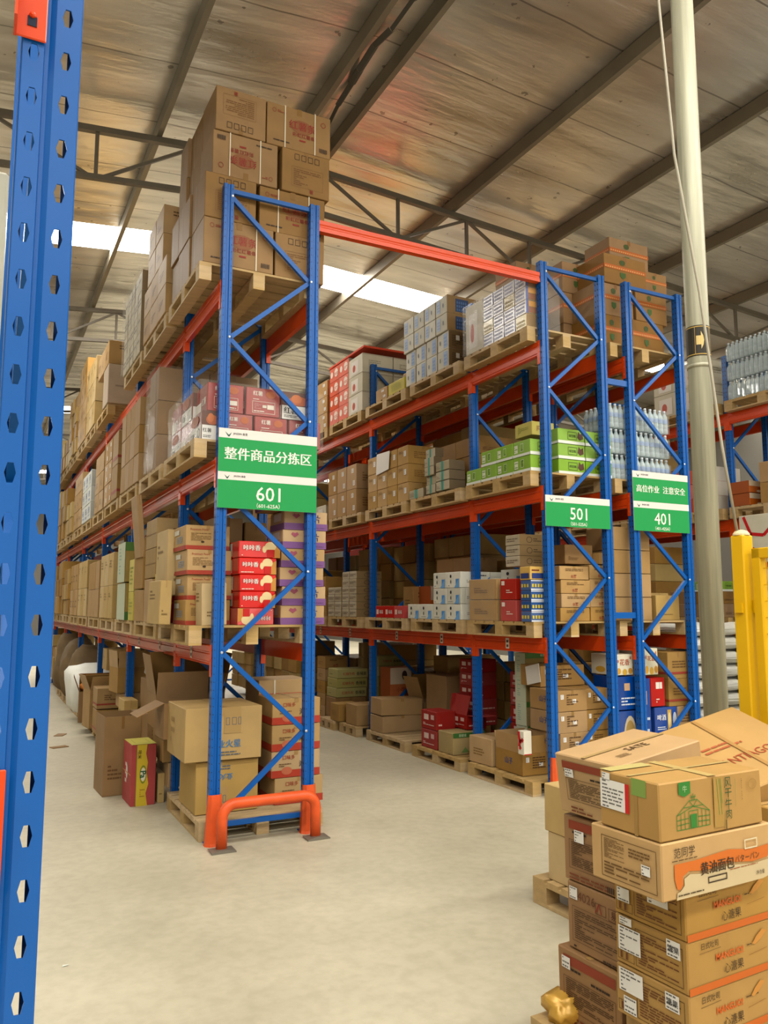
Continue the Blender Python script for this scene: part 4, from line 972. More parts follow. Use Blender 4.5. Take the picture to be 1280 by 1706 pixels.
lump('plastic_bag', 'plastic bag', 1.9, 9.2, .955, .2, .22, .22, BAG, 'clear plastic bag bundle on the dark boxes under the left rack', 3)
open_carton('plain', .4, .4, .5, 1.56, 11.45, .153, 'open tan carton at the floor edge beyond the red-lined cartons', .1, (120,None,60,110), .2)
open_carton('plaindark', .45, .45, .42, 1.56, 12.08, .153, 'dark open carton holding orange netting, left rack floor', -.1, (None,100,80,110), .22)
lump('net_bundle', 'netting', 1.55, 12.06, .56, .17, .17, .18, NET, 'bundle of orange netting spilling from a dark open carton', 5, .4)
lump('plastic_bag', 'plastic bag', 1.66, 13.2, .152, .42, .45, .75, SACK, 'big white plastic sack farther down the left rack floor', 8, .2)
one('plainlight', .42, .4, .3, 1.66, 11.9, .85, 'pale carton on top at the rear of the left rack floor')
for i, (x, yy, sx, sz) in enumerate(((1.74,14.4,.36,.9),(1.74,15.6,.36,1.0),(1.74,16.7,.36,1.1))): lump('sack', 'sack', x, yy, .152, sx, .32, sz, DARKSACK, f'dark brown sack far down the left rack floor, {NTH[i]} of three', i+11, .2)
for i, (x, yy, r_) in enumerate(((1.0,10.9,.3),(1.1,11.9,1.2))):
    mb = MB(); mb.cbox((-.1,-.06,0),(.1,.06,.008), card(KD), .002); o = mb.build('cardboard_scrap'); o.location = (x, yy, .001); o.rotation_euler = (0,0,r_)
    tag(o, f'flat cardboard scrap lying on the left aisle floor, {NTH[i]} one', 'cardboard scrap')

# ---------------- centre rack
p = ph(2, 0, 'centre')
grid('drink','printed drink case',p,4.705,6.105,A3,1,4,4,.26,.19,.14,keep='L', alt=lambda i,j,k: 'drink_yellow' if (j+2*k) % 5 == 0 else 'drink')
one('whitecarton', .4, .34, .56, 4.70, 6.86, A3, 'large white film-covered case beside the drink cases, top shelf')
wrap(4.69,6.094,A3,5.12,7.23,A3+.57,'clear wrap around the drink cases on the top centre shelf')
grid('whitecase_low','lower white case, blue panel',ph(2,1,'centre'),4.70,7.56,A3,2,4,2,.42,.26,.215)
grid('whitecase','upper white case, blue print',ph(2,1,'centre'),4.68,7.56,A3+.43,2,4,2,.42,.265,.215)
one('yellowbox', .4, .45, .16, 4.70, 8.64, A3, 'low yellow carton, right one, top shelf of the centre rack', var=1)
one('tanside', .4, .34, .16, 4.70, 9.12, A3, 'low tan carton beside the yellow one, top centre shelf')
one('plain', .4, .3, .12, 4.85, 8.66, A3+.17, 'flat tan carton lying on the low yellow carton')
grid('orangebox','orange and white carton',ph(2,3,'centre'),4.70,10.36,A3,1,2,4,.5,.36,.225,keep='L')
grid('whitecarton','off-white carton',ph(2,3,'centre'),4.70,9.84,A3,2,1,3,.5,.5,.28)
mb = MB(); mb.cbox((4.70,9.84,A3+.905),(5.7,11.1,A3+.935), ink('D8421C'), .003); tag(mb.build('orange_cover'), 'flat orange cover sheet over the orange and white cartons', 'cover sheet')
grid('tanside','tan carton',ph(2,4,'centre'),4.70,11.17,A3,1,3,3,.5,.37,.26,keep='L')
grid('green','lime green carton',ph(1,0,'centre'),4.70,6.085,A2,1,4,1,.26,.285,.16,keep='L')
grid('green','lime green carton, upper',ph(1,0,'centre'),4.70,6.085,A2+.16,1,3,1,.26,.285,.16,keep='L')
KS = 1.023
for k in range(3):
    for i in (0, 1): one('green', .34, .26, .155, 4.955+i*.345, 5.98, A2+k*.156, f'lime green carton facing out, {["bottom","middle","top"][k]} tier, {["left","right"][i]}, above the single-panel sign')
KS = 1.0
one('yellowbox', .3, .3, .15, 5.05, 6.5, A2+.47, 'yellow-green carton behind the lime green tiers', var=1)
for k in range(5): one('teal', .12, .23, .108, 4.70+[.02,.03,.0,.0,.02][k], 7.92, A2+.02+k*.108, f'small carton with teal tape, {ORD[k] if k < 4 else "top"} of the stack of five, left of lime green')
for k in range(3):
    for j in (0, ): one('teal', .22, .3, .11, 4.70, 7.58, A2+.02+k*.115, f'carton with teal tape, {["bottom","middle","top"][k]} of three, right of the five-high teal stack')
one('teal', .2, .36, .11, 4.70, 8.17, A2, 'single low teal-taped carton left of the teal stacks')
grid('plaindark','brown carton behind teal ones',ph(1,1,'centre'),5.0,7.42,A2,1,2,3,.5,.5,.215,keep='LF')
grid('tanlabel','tan carton, white sticker',ph(1,2,'centre'),4.70,8.55,A2,2,4,3,.45,.29,.236)
mb = MB(); mb.poly([(4.688,9.05,A2+.47),(4.688,9.42,A2+.44),(4.688,9.4,A2+.72),(4.688,9.02,A2+.71)], ink('EEEAE0')); mb.poly([(4.6885,9.35,A2+.46),(4.6885,9.36,A2+.46),(4.6885,9.36,A2+.7),(4.6885,9.35,A2+.7)], ink('C8C2B4'))
tag(mb.build('paper_notice'), 'white paper sheet taped to the tan cartons, centre rack', 'paper')
grid('tanside','tan carton, taped',ph(1,3,'centre'),4.70,10.08,A2,2,3,2,.5,.34,.36)
grid('whitecarton','white printed carton',ph(1,4,'centre'),4.70,11.2,A2,1,3,1,.5,.36,.25,keep='LF')
# lowest shelf, front slot of the centre rack
for k in (0, 1): one('tan3', .42, .51, .215, 4.705, 6.70, A1+k*.217, f'film-wrapped tan carton, {["lower","upper"][k]} of two on lowest centre shelf', rot=.0)
wrap(4.69,6.68,A1,5.15,7.235,A1+.435,'crinkled clear wrap around two tan cartons, lowest centre shelf')
for k in (0, 1): one('redtall', .3, .27, .21, 4.70, 6.36, A1+k*.212, f'bright red carton, {["lower","upper"][k]} of two beside the blue stack')
for k in range(4): one('bluestack', .2, .17, .1, 4.685, 6.1, A1+k*.1, f'blue and yellow case, {ORD[k] if k < 3 else "top"} of four beside the front post')
one('yellowtop', .2, .17, .13, 4.68, 6.1, A1+.4, 'yellow box on top of the blue stack by the post')
KS = 1.023
for k in range(4):
    one('tan3', .37, .4, .135, 4.93+[.0,.01,.02,.0][k], 5.98, A1+k*.136, f'tan carton facing out, {ORD[k] if k < 3 else "top"} of four under the single-panel sign', rot=[0,.02,-.02,0][k])
    one('tan3', .3, .4, .14, 5.31, 5.99, A1+k*.14, f'tan carton right column, {ORD[k] if k < 3 else "top"} of four under the single-panel sign', var=1)
one('plaindark', .36, .3, .2, 5.1, 6.1, A1+.57, 'dark carton on top of the tan columns under the single-panel sign')
one('tan3', .26, .3, .12, 5.38, 6.0, A1+.57, 'small tan carton top right under the single-panel sign')
KS = 1.0
grid('greystack','pinkish boxed stack',ph(0,0,'centre')+' rear',4.86,6.5,A1+.55,1,1,3,.3,.25,.11,keep='F')
for k in range(3): one('milk', .3, .45, .17, 5.15, 6.85, A1+.02+k*.18, f'white and blue case behind the wrapped tan cartons, {["bottom","middle","top"][k]}', var=1)
# milk cases
grid('milk','base-tier milk case',ph(0,1,'centre'),4.70,7.36,A1,2,4,1,.4,.305,.175)
grid('milk','stacked blue-white milk case',ph(0,1,'centre'),4.70,7.36,A1+.175,2,2,2,.4,.3,.178)
grid('redsmall','small red box',ph(0,1,'centre')+' rear',5.0,8.02,A1+.18,1,2,3,.3,.2,.085,keep='LF')
grid('plaindark','brown carton',ph(0,1,'centre')+' rear',5.25,8.0,A1+.3,1,2,2,.4,.4,.22,keep='LF')
grid('redsmall','low red carton',ph(0,2,'centre'),4.70,8.68,A1,2,3,1,.35,.26,.155)
grid('greystack','low pale-and-brown carton',ph(0,3,'centre')+' right half',4.70,10.06,A1,1,2,6,.4,.25,.107,keep='LF')
grid('greystack','low pale-and-brown carton',ph(0,3,'centre')+' left half',4.70,10.58,A1,1,2,4,.4,.25,.107,keep='LF')
grid('plain','tan carton',ph(0,4,'centre'),4.70,11.16,A1,1,2,2,.5,.45,.3,keep='LF')
for s_, (yy, st) in enumerate(((8.75,'plaindark'),(9.15,'puff'),(9.5,'tan3'))): one(st, .4, .36, .42, 5.3, yy, A1, f'carton at the back of the lowest centre shelf, {NTH[s_]} of three')
# floor, centre rack
for i, (yy0, yy1, x) in enumerate(((6.105,7.2,4.66),(7.345,8.40,4.66),(8.60,9.66,4.67),(9.90,10.46,4.63),(10.55,11.1,4.58))):
    pallet(x+.5, (yy0+yy1)/2, 0, f'wooden pallet on the floor under the centre rack, {NTH[i]} along the aisle', 1.0, yy1-yy0, .13, 0, True, 'floor pallets under the centre rack')
open_carton('labels', .38, .46, .21, 4.92, 6.56, .135, 'open tan carton with blue lettering at the aisle edge, centre rack floor', -.03, (85,90,100,88), .16)
one('logo', .36, .4, .27, 4.71, 6.86, .135, 'torn tan carton with white sticker, centre rack floor', rot=.04)
one('tan3', .4, .34, .14, 5.1, 6.85, .135, 'small pale carton behind the torn tan carton, centre rack floor')
one('poster', .1, .1, .22, 4.64, 6.2, .36, 'white box with red top leaning behind the post')
for k in range(2): one('redstack', .26, .36, .21, 4.70, 7.9, .135+k*.212, f'red carton, {["lower","upper"][k]} of two at the aisle edge, centre rack floor')
open_carton('redstack', .4, .36, .16, 5.02, 7.85, .37, 'open red carton with white inside and brown flap up, centre rack floor', 0, (178,None,80,75), .22, inner='E4E0D4')
one('plaindark', .5, .5, .23, 4.95, 7.9, .135, 'brown carton under the open red carton')
one('greenbox2', .42, .32, .235, 4.70, 7.55, .135, 'tan carton with green print in front of the red cartons', flip=True)
for k in range(6): one('redstack', .34, .3, .155, 5.2, 7.9, .14+k*.157, f'red case, {ORD[k] if k < 5 else "top"} of the tall red stack under the centre rack')
for k in range(5): one('redstack', .34, .3, .18, 5.25, 7.0, .14+k*.182, f'red case in shadow, {ORD[k] if k < 4 else "top"} of the stack behind the second post')
grid('greenbox','dark tan carton',ph(3,0,'centre')+' rear',5.1,6.76,.135,1,1,4,.4,.35,.25,keep='LF')
for k in (0, 1): one('plain', .6, .36, .21, 4.69, 9.24, .135+k*.212, f'tan carton, {["lower","upper"][k]} of two on the half-empty floor pallet', rot=[.02,-.05][k], tilt=(0,.03*k))
one('plain', .42, .36, .28, 4.66, 9.95, .135, 'tan carton on the fourth floor pallet under the centre rack')
one('puff', .34, .3, .5, 5.15, 9.9, .4, 'orange and white snack carton under the centre rack')
open_carton('plain', .3, .3, .35, 5.48, 9.5, .135, 'open brown carton with a tall flap behind the half-empty pallet', .2, (None,95,80,110), .35)
one('plaindark', .45, .5, .75, 5.2, 8.5, .14, 'tall brown carton in shadow behind the half-empty pallet')
for k in range(3): one('yellowgreen', .5, .36, .135, 4.75+.01*k, 10.85, .42+k*.137, f'olive noodle carton with red lettering, {["bottom","middle","top"][k]} of three under the centre rack')
one('plaindark', .5, .36, .28, 4.74, 10.85, .135, 'brown carton under the olive noodle cartons')
one('logo', .34, .3, .24, 4.6, 10.42, .14, 'orange-brown carton on the farthest floor pallet of the centre rack')
for k in range(6): one('yellowgreen', .4, .34, .145, 5.32, 10.6, .14+k*.147, f'olive carton in shadow, {ORD[k] if k < 5 else "top"} of the tall olive stack', var=1)
for k in range(5): one('tan3', .4, .34, .19, 4.95, 11.75, .0+k*.192, f'tan carton, {ORD[k] if k < 4 else "top"} of a stack far under the centre rack', var=1)
KS = 1.023
# floor, front end of the centre rack
for k in range(4):
    one('labels', .36, .44, .2, 4.86+[0,.02,.0,.0][k], 5.97, .14+k*.202, f'tan carton with white stickers, {ORD[k] if k < 3 else "top"} of the front floor stack, centre rack', var=k % 2)
    one('labels', .28, .4, .2, 5.23, 6.0, .14+k*.202, f'tan carton, right column, {ORD[k] if k < 3 else "top"} of the front floor stack, centre rack', var=(k+1) % 2)
one('labels', .56, .4, .21, 4.92, 6.3, .95, 'wide brown carton on top of the front floor stack, centre rack')
KS = 1.0
mb = MB(); mb.bar((5.02,6.52,.98),(5.03,6.56,1.16),.22,.004,ink('E6E2D8'),(0,1,0)); tag(mb.build('white_board'), 'white board standing behind the front floor stacks of centre rack', 'board')
# ---------------- right rack
KS = 1.023
p = 'orange-taped brown carton, '
TP = [(5.60,6.08,0,.46,.42,.36),(6.07,6.06,0,.46,.42,.36),(5.62,6.08,1,.5,.42,.36),(6.13,6.06,1,.46,.42,.36),(5.70,6.06,2,.6,.44,.33),(6.31,6.1,2,.34,.4,.26),(5.99,6.28,3,.58,.42,.34)]
TL = ['bottom left','bottom right','second tier left','second tier right','third tier left, biggest face','third tier right, small','topmost by the roof']
for (x, yy, k, w, d, hh), tl in zip(TP, TL): one('orangetape', w, d, hh, x, yy, A3+[0,.36,.72,1.05][k], p+tl+', top shelf of right rack', var=k % 2)
KS = 1.0
for k in range(3): one('orangetape', .44, .44, .36, 5.62, 6.54, A3+k*.362, p+f'{ORD[k]} tier, row behind, top shelf of right rack')
for k in range(4): one('orangetape', .44, .44, .36, 5.64, 7.5, A3+k*.362, p+f'{ORD[k]} tier, second slot, top shelf of right rack')
KS = 1.023
for k in range(4): one('plain', .5, .42, .24, 5.66, 6.02, A1+k*.243, f'plain tan carton, {ORD[k] if k < 3 else "top"} of the tall stack under the double-panel right sign')
one('plainlight', .34, .4, .265, 6.24, 6.05, A1, 'small plain tan carton right of the tall plain stack')
one('plainlight', .3, .35, .3, 6.6, 6.5, A1, 'plain carton at the far edge of right rack lowest shelf')
KS = 1.0
grid('tan3','dark tan carton',ph(0,1,'right'),6.2,7.4,A1,1,1,4,.4,.4,.18,keep='F')
KS = 1.023
for x, z, st, w, hh, lab in ((5.60,1.06,'floral',.24,.21,'white carton with yellow flowers, left, on the blue beer cases'),(5.98,1.05,'floral',.2,.27,'white carton with yellow flowers, right, above the red carton'),
   (5.60,.72,'beer',.3,.33,'blue beer case, upper left, right rack floor'),(5.60,.15,'beerdisc',.3,.56,'tall blue beer case with a gold disc, right rack floor'),
   (5.92,.4,'beer',.12,.62,'narrow blue case between the post and the red carton'),(6.04,.73,'redlabel',.2,.29,'bright red carton with white labels, right rack floor'),
   (6.08,.45,'corona',.32,.27,'blue beer case with yellow bottle print, right rack floor'),(6.1,.15,'corona',.34,.29,'blue beer case at the bottom, right rack floor')):
    one(st, w, .36, hh, x, 5.97+(.02 if st == 'floral' else 0), z, lab)
KS = 1.0
pallet(6.30, 6.66, 0, 'wooden pallet on the floor at the front of the right rack', 1.0, 1.1, .14)
for k in range(4): one('dotred', .33, .4, .28, 6.43, 6.1, .15+k*.282, f'reddish brown carton in shadow, {ORD[k] if k < 3 else "top"} of the stack behind the red carton')
# ---------------- water bottles
BT = MB(); R_ = .0335
BT.lathe([(.02,0),(R_,.008),(R_,.05),(R_*.93,.055),(R_,.06),(R_,.1),(R_*.93,.105),(R_,.11),(R_,.165),(R_*.85,.195),(R_*.45,.222),(.013,.23),(.013,.24)], PET, 12)
BT.lathe([(.0155,.238),(.0155,.258),(.012,.26)], ink('DCE4EA'), 10); BT.lathe([(R_+.0006,.115),(R_+.0008,.116),(R_+.0008,.158),(R_+.0006,.159)], ink('8FA6C8'), 12)
BOT = BT.mesh('bottle', True)
BT2 = MB(); BT2.lathe([(.02,0),(R_,.008),(R_,.05),(R_*.93,.055),(R_,.06),(R_,.1),(R_*.93,.105),(R_,.11),(R_,.165),(R_*.85,.195),(R_*.45,.222),(.013,.23),(.013,.24)], PET, 12)
BT2.lathe([(.0155,.238),(.0155,.258),(.012,.26)], ink('DCE4EA'), 10); BOT2 = BT2.mesh('bottle', True)
def pack(x, y, z, label, nx=4, ny=3, me=None, group=None):
    t = empty('water_bottle_pack', (x, y, z)); tag(t, label, 'water pack', group); P_ = .0695
    for i in range(nx):
        for j in range(ny): put('bottle', me or BOT, t, ((i-(nx-1)/2)*P_, (j-(ny-1)/2)*P_, .002))
    mb = MB(); a, b = nx*P_/2, ny*P_/2
    for q in ([(-a,-b,0),(a,-b,0),(a,-b,.2),(-a,-b,.2)],[(-a,b,0),(-a,-b,0),(-a,-b,.2),(-a,b,.2)],[(a,-b,0),(a,b,0),(a,b,.2),(a,-b,.2)]): mb.poly(q, FILM)
    mb.build('shrink_film', t); return t
for k in range(3):
    for i in range(3):
        for j in (0, 1):
            pack(5.90+i*.285, 6.21+j*.22, A2+k*.272, f'clear water bottle pack, {["bottom","middle","top"][k]} tier, {["left","middle","right"][i]}, {["front","behind"][j]}, above the right sign', group='water packs above the right sign')
    for i in (0, 1): pack(5.9+i*.285, 7.5, A2+k*.272, f'clear water bottle pack, {["bottom","middle","top"][k]} tier, {["left","right"][i]}, deeper in right rack', group='water packs deeper in the right rack')
for k in range(3):
    for j in range(4):
        pack(9.02, 6.23+j*.28, A3+k*.272, f'clear water bottle pack, {["bottom","middle","top"][k]} tier, {["nearest","second","third","farthest"][j]}, top shelf of far right rack', 3, 4, BOT2, 'water packs on the far right rack')
# ---------------- far right rack
grid('tanside','grey-tan carton',ph(1,0,'far right'),8.9,6.1,A2,1,2,2,.5,.34,.27,keep='LF')
for i in range(2): one('puff', .4, .3, .16, 8.92, 6.95+.0*i, A2+.01+.165*i, f'orange crate-like carton beside the grey-tan ones, {["lower","upper"][i]}, far right rack')
grid('orangebox','orange carton',ph(1,1,'far right'),8.9,7.45,A2,1,2,3,.5,.4,.2,keep='LF')
one('green', .4, .4, .14, 8.9, 7.5, A1+.35, 'green carton under the middle beam of the far right rack')
grid('plaindark','brown carton',ph(0,1,'far right'),8.9,7.45,A1,1,2,2,.5,.45,.18,keep='LF')
grid('whitecarton','off-white carton',ph(2,1,'far right'),8.9,7.5,A3,1,2,2,.6,.5,.35,keep='LF')
# white sacks and cartons behind the column and fence
def sack(x, y, z, sx, sy, sz, label, seed):
    import bmesh
    from mathutils import noise
    bm = bmesh.new(); bmesh.ops.create_cube(bm, size=2); bmesh.ops.subdivide_edges(bm, edges=bm.edges[:], cuts=7, use_grid_fill=True)
    for v in bm.verts:
        c = v.co; f = (1-abs(c.x)**4*.0)*(1); e = max(abs(c.x), abs(c.y)); zz = c.z*(1-.75*e**5)
        k = 1+.05*noise.noise(c*2+Vector((seed*1.7,0,0)))
        v.co = (c.x*sx/2*k, c.y*sy/2*k, (zz*.5+.5)*sz)
    me = bpy.data.meshes.new('white_sack'); bm.to_mesh(me); bm.free(); me.materials.append(SACK); me.polygons.foreach_set('use_smooth', [True]*len(me.polygons))
    return tag(put('white_sack', me, None, (x, y, z), (0,0,.03*((seed % 3)-1))), label, 'sack', 'white sacks')
for c_, (x, yy) in enumerate(((7.57,6.7),(8.45,6.6))):
    pallet(x, yy, 0, f'wooden pallet under the white sacks, {["left","right"][c_]} stack', .86, .8, .14)
    for k in range(9): sack(x+RNG.uniform(-.03,.03), yy, .143+k*.158, .8, .7, .156, f'white sack, {["bottom","second","third","fourth","fifth","sixth","seventh","eighth","top"][k]} of the {["left","right"][c_]} stack behind the column', k+c_*9)
one('posterlow', .5, .45, .46, 7.38, 5.46, 1.752, 'white and red printed carton on the tall white carton behind the fence')
one('poster', .5, .45, .52, 7.38, 5.46, 2.214, 'white carton with red strokes on top behind the fence')
one('whitecarton', .56, .48, 1.75, 7.36, 5.44, 0, 'tall white printed carton behind the yellow fence')

# ---------------- yellow fence
t = empty('fence_post', (3.225, 2.57, 0)); tag(t, 'thick yellow fence post with a dusty cap right of the column', 'fence post')
mb = MB(); mb.cbox((-.036,-.036,.01), (.036,.036,2.085), YELLOW, .006); mb.build('post', t)
mb = MB(); mb.lathe([(.038,2.085),(.038,2.093),(.028,2.106),(.01,2.112)], mk('dusty_cap','C9B78C',.8), 16); mb.build('cap', t)
mb = MB(); mb.box((-.08,-.08,0), (.08,.08,.01), YELLOW); mb.build('base_plate', t)
for z in (1.72, .5):
    mb = MB(); mb.box((.01,-.06,z), (.04,-.036,z+.06), YELLOW); mb.lathe([(.007,0),(.007,.012)], BOLT, 8, (.025,-.064,z+.03)); mb.build('hinge_bracket', t)
    mb = MB(); mb.box((-.048,-.02,z), (-.036,.02,z+.045), YELLOW); mb.build('bracket', t)
t = empty('mesh_fence_panel', (3.24, 2.535, 0), (0,0,math.radians(-96))); tag(t, 'yellow framed wire mesh fence panel hung on the yellow post', 'fence panel')
L_ = 1.5
for nm, a, b in (('frame_stile',(0.02,-.02,.12),(.07,.02,2.02)),('frame_stile',(L_-.05,-.02,.12),(L_,.02,2.02)),('frame_rail',(.02,-.02,1.97),(L_,.02,2.02)),('frame_rail',(.02,-.02,.12),(L_,.02,.17))):
    mb = MB(); mb.cbox(a, b, YELLOW, .004); mb.build(nm, t)
mb = MB()
for i in range(18): x = .09+i*.078; mb.tube([(x,0,.15),(x,0,2.0)], .0022, YELLOW, 5)
for i in range(24): z = .2+i*.075; mb.tube([(.04,0,z),(L_-.02,0,z)], .0022, YELLOW, 5)
mb.build('wire_mesh', t)

# ================================================================== the carton pile at lower right
def tee(z): return z
pallet(2.61, 2.24, 0, 'wooden pallet under the near carton pile, lower right', 1.1, 1.0, .14, math.radians(3))
pallet(3.56, 3.60, 0, 'wooden pallet of the peanut cartons behind the near pile', 1.0, .85, .15, math.radians(2))
def sticker(parent, face, w, d, h, u0, v0, u1, v1, name='sticker', text=None, label='white sticker', edge=None):
    mb = MB(); O, U, V, n, fw, fh = face_frame(face, w, d, h); U, V, n = Vector(U), Vector(V), Vector(n); O = Vector(O)+n*.0052
    P = lambda x, y, e=0: O+U*(x*fw)+V*(y*fh)+n*e
    mb.poly([P(u0,v0),P(u1,v0),P(u1,v1),P(u0,v1)], ink('E9E5DC')); rng = random.Random(u0*99+v0)
    k = max(3, int((v1-v0)*fh/.011))
    for i in range(k):
        y = v0+(v1-v0)*(i+.3)/k; x = u0+(u1-u0)*.08
        while x < u0+(u1-u0)*.8:
            l = rng.uniform(.05,.3)*(u1-u0); b = min(x+l*.8, u1-(u1-u0)*.06); mb.poly([P(x,y,.0004),P(b,y,.0004),P(b,y+(v1-v0)/k*.4,.0004),P(x,y+(v1-v0)/k*.4,.0004)], ink('6A6660')); x += l
            if rng.random() < .3: break
    if text: write(mb, text, ink('3A3A3A'), P(0,0,.0006), U, V, (u0+(u1-u0)*.08)*fw, (v0+(v1-v0)*.15)*fh, (u1-(u1-u0)*.08)*fw, (v1-(v1-v0)*.15)*fh, .01)
    if edge: mb.poly([P(u1,v0,.0001),P(u1+edge,v0,.0001),P(u1+edge,v1,.0001),P(u1,v1,.0001)], ink('C8201C'))
    o = mb.build(name, parent); o['label'] = label; return o
BR = 'A97A3A'
ST['near_brown'] = ('9A6C36', 0, [('L','rect',.1,.8,.93,.93,'8E3A1E'),('L','lines',.16,.72,.4,.79,'2A1A0E',1),('L','lines',.55,.66,.85,.73,'2A1A0E',1),('L','frame',.1,.2,.93,.64,'5A3A18',.002),('L','lines',.14,.24,.9,.62,'4A3014',14),
    ('L','lines',.1,.03,.75,.14,'7A3A1A',2),('L','hatch',.72,.04,.92,.18,'3A2614',7,1),('T','rect',0,.46,1,.54,'B08A50')])
ST['near_hand'] = ('9A6C36', 0, [('L','frame',.5,.68,.68,.84,'5A2A16',.002),('L','frame',.72,.66,.9,.84,'5A2A16',.002),('L','text',.74,.69,.88,.81,'5A2A16','易'),('L','text',.2,.74,.5,.92,'6A3A22','4026',.0),('L','poly',.5,.7,.62,.84,'8E2A1C',[(.5,1),(.6,1),(1,0),(.8,0),(.55,.8),(.2,0),(0,0)]),
    ('L','frame',.1,.14,.92,.66,'5A3A18',.002),('L','lines',.14,.18,.88,.62,'4A3014',14),('L','lines',.12,.04,.4,.1,'2A1A0E',1),('L','lines',.62,.02,.9,.08,'2A1A0E',1)])
ST['near_mango'] = ('B98E4C', 0, [('F','rect',0,0,1,.14,'C8641E'),('F','text',.12,.8,.36,.93,'3A2818','日式吐司',.0),('F','line',.12,.74,.36,.78,'5A4020',[[(0,0),(1,.4)]],.0015),('F','text',.3,.42,.62,.74,'D2601E','MANGUO!',.03),('F','text',.36,.22,.64,.42,'3A2A1A','心溏果',.0),
    ('F','lines',.66,.6,.82,.66,'5A4020',1),('F','line',.68,.42,.9,.5,'8A5A20',[[(0,0),(1,.6)]],.0015),('F','poly',.72,.6,.9,.86,'C88A3C',[(0,.1),(.2,0),(.6,.3),(1,.8),(.7,1),(.3,.6)]),
    ('L','frame',.3,.1,.94,.86,'5A3A16',.002),('L','lines',.34,.16,.9,.8,'6A3A1A',12),('L','frame',.04,.1,.28,.3,'5A3A16',.002),('L','rect',.08,.13,.11,.27,'6A3A1A'),('L','rect',.16,.13,.19,.27,'6A3A1A')])
ST['near_butter'] = ('BF9350', 0, [('F','poly',.1,.04,.97,.62,'CC6A20',[(0,1),(0,.55),(.02,.25),(.05,.22),(.08,.35),(.08,.6),(.14,.72),(.3,.62),(.55,.7),(.8,.55),(.97,.6),(1,.8),(1,1),(.8,.95),(.55,1.1),(.2,1.0)]),
    ('F','poly',.1,.0,.97,.4,'C9B58C',[(.01,.0),(.02,.3),(.05,.34),(.09,.55),(.09,.85),(.15,1),(.3,.86),(.55,.98),(.8,.8),(1,.85),(1,.1),(.9,.0)]),('F','text',.08,.72,.3,.9,'3A2818','范同学',.0),('F','lines',.08,.66,.3,.7,'5A4020',1),
    ('F','text',.32,.32,.62,.56,'3A2A1A','黄油面包',.02),('F','text',.63,.4,.86,.54,'4A3A22','バターパン',.0),('F','frame',.38,.16,.55,.28,'3A2A1A',.004),('F','lines',.58,.3,.84,.33,'9A4A1A',1),('F','lines',.12,.05,.34,.1,'4A3A22',1),('F','text',.8,.1,.92,.18,'4A3A22','净含量',.0),
    ('F','frame',.72,.62,.84,.8,'D8CBA8',.004),('L','frame',.16,.1,.94,.86,'5A3A16',.002),('L','lines',.2,.45,.5,.82,'6A4A22',14),('L','lines',.56,.6,.86,.78,'6A4A22',3),('L','lines',.2,.16,.86,.4,'6A4A22',4)])
H_ = [[(0,.0),(0,.42),(.5,.62),(1,.42),(1,.0),(0,0)],[(0,.42),(.38,.8),(.62,.8),(1,.42)],[(.38,.8),(.5,.62),(.62,.8)],[(.12,0),(.12,.47)],[(.24,0),(.24,.5)],[(.76,0),(.76,.5)],[(.88,0),(.88,.47)],[(0,.14),(.36,.16)],[(0,.28),(.36,.3)],[(.64,.16),(1,.14)],[(.64,.3),(1,.28)],[(.36,0),(.36,.5),(.64,.5),(.64,0)],[(.2,.62),(.5,.62),(.8,.62)],[(.5,.8),(.5,1)],[(.42,.9),(.58,.9)],[(.46,.8),(.44,.96)],[(.54,.8),(.56,.96)]]
G_ = '2E7A2C'
ST['near_beef'] = ('B58A48', 0, [('F','line',.15,.16,.46,.76,G_,H_,.0022),('F','rect',.275,.17,.335,.4,G_),('F','poly',.17,.72,.28,.98,G_,[(0,1),(0,.2),(.5,0),(1,.2),(1,1)]),('F','text',.19,.8,.26,.92,'9FC08A','牛'),
    ('F','rect',.5,.08,.6,.98,'A88440'),('F','line',.53,.3,.58,.95,G_,[[(0,1),(.4,0)],[(.5,1),(.9,0)],[(.75,1),(1,.3)]],.002),('F','text',.6,.76,.68,.95,'1E4A1E','风',.0),('F','text',.6,.58,.68,.75,'1E4A1E','干',.01),('F','text',.6,.38,.68,.57,'1E4A1E','牛',.0),('F','text',.6,.2,.68,.38,'1E4A1E','肉',.0),
    ('F','line',.7,.4,.72,.9,G_,[[(.5,0),(.5,1)]],.0012),('F','lines',.77,.5,.785,.9,'6A5A2A',12),('F','ring',.84,.66,.93,.86,'A07A3C'),('F','rect',.6,.02,.612,.2,'5A4A1E'),
    ('L','rect',.56,.7,.8,1,'7E9A48'),('L','rect',.6,0,.66,.7,'A07C42'),('T','rect',.46,0,.54,1,'B49A5C'),('T','rect',0,.47,1,.53,'AE945A'),('T','rect',.0,.8,.4,1,'B8A868')])
ST['near_plain'] = ('BC9252', 0, [('T','rect',0,.46,1,.54,'B08A50'),('L','lines',.2,.3,.8,.6,'8A6430',3)])
ST['near_sate'] = ('B98E50', 0, [('T','text',.4,.3,.66,.46,'5A4020','SATE',.01),('T','lines',.2,.2,.34,.3,'7A5C30',3),('L','rect',.12,.78,.93,.9,'8E3A1E'),('L','lines',.14,.7,.4,.77,'2A1A0E',1),('L','lines',.56,.64,.9,.71,'2A1A0E',1),('L','frame',.16,.24,.93,.62,'5A3A18',.002),
    ('L','lines',.2,.28,.9,.6,'4A3014',12),('L','lines',.2,.04,.7,.16,'7A3A1A',2),('T','rect',0,.5,1,.56,'A88A54')])
ST['near_red'] = ('BA9052', 0, [('T','text',.15,.3,.75,.4,'A0401E','SANTIAGO',.0),('T','lines',.2,.5,.6,.6,'A8542E',2),('T','lines',.55,.12,.8,.24,'A8542E',2),('T','rect',.48,.02,.52,.98,'A87E42')])
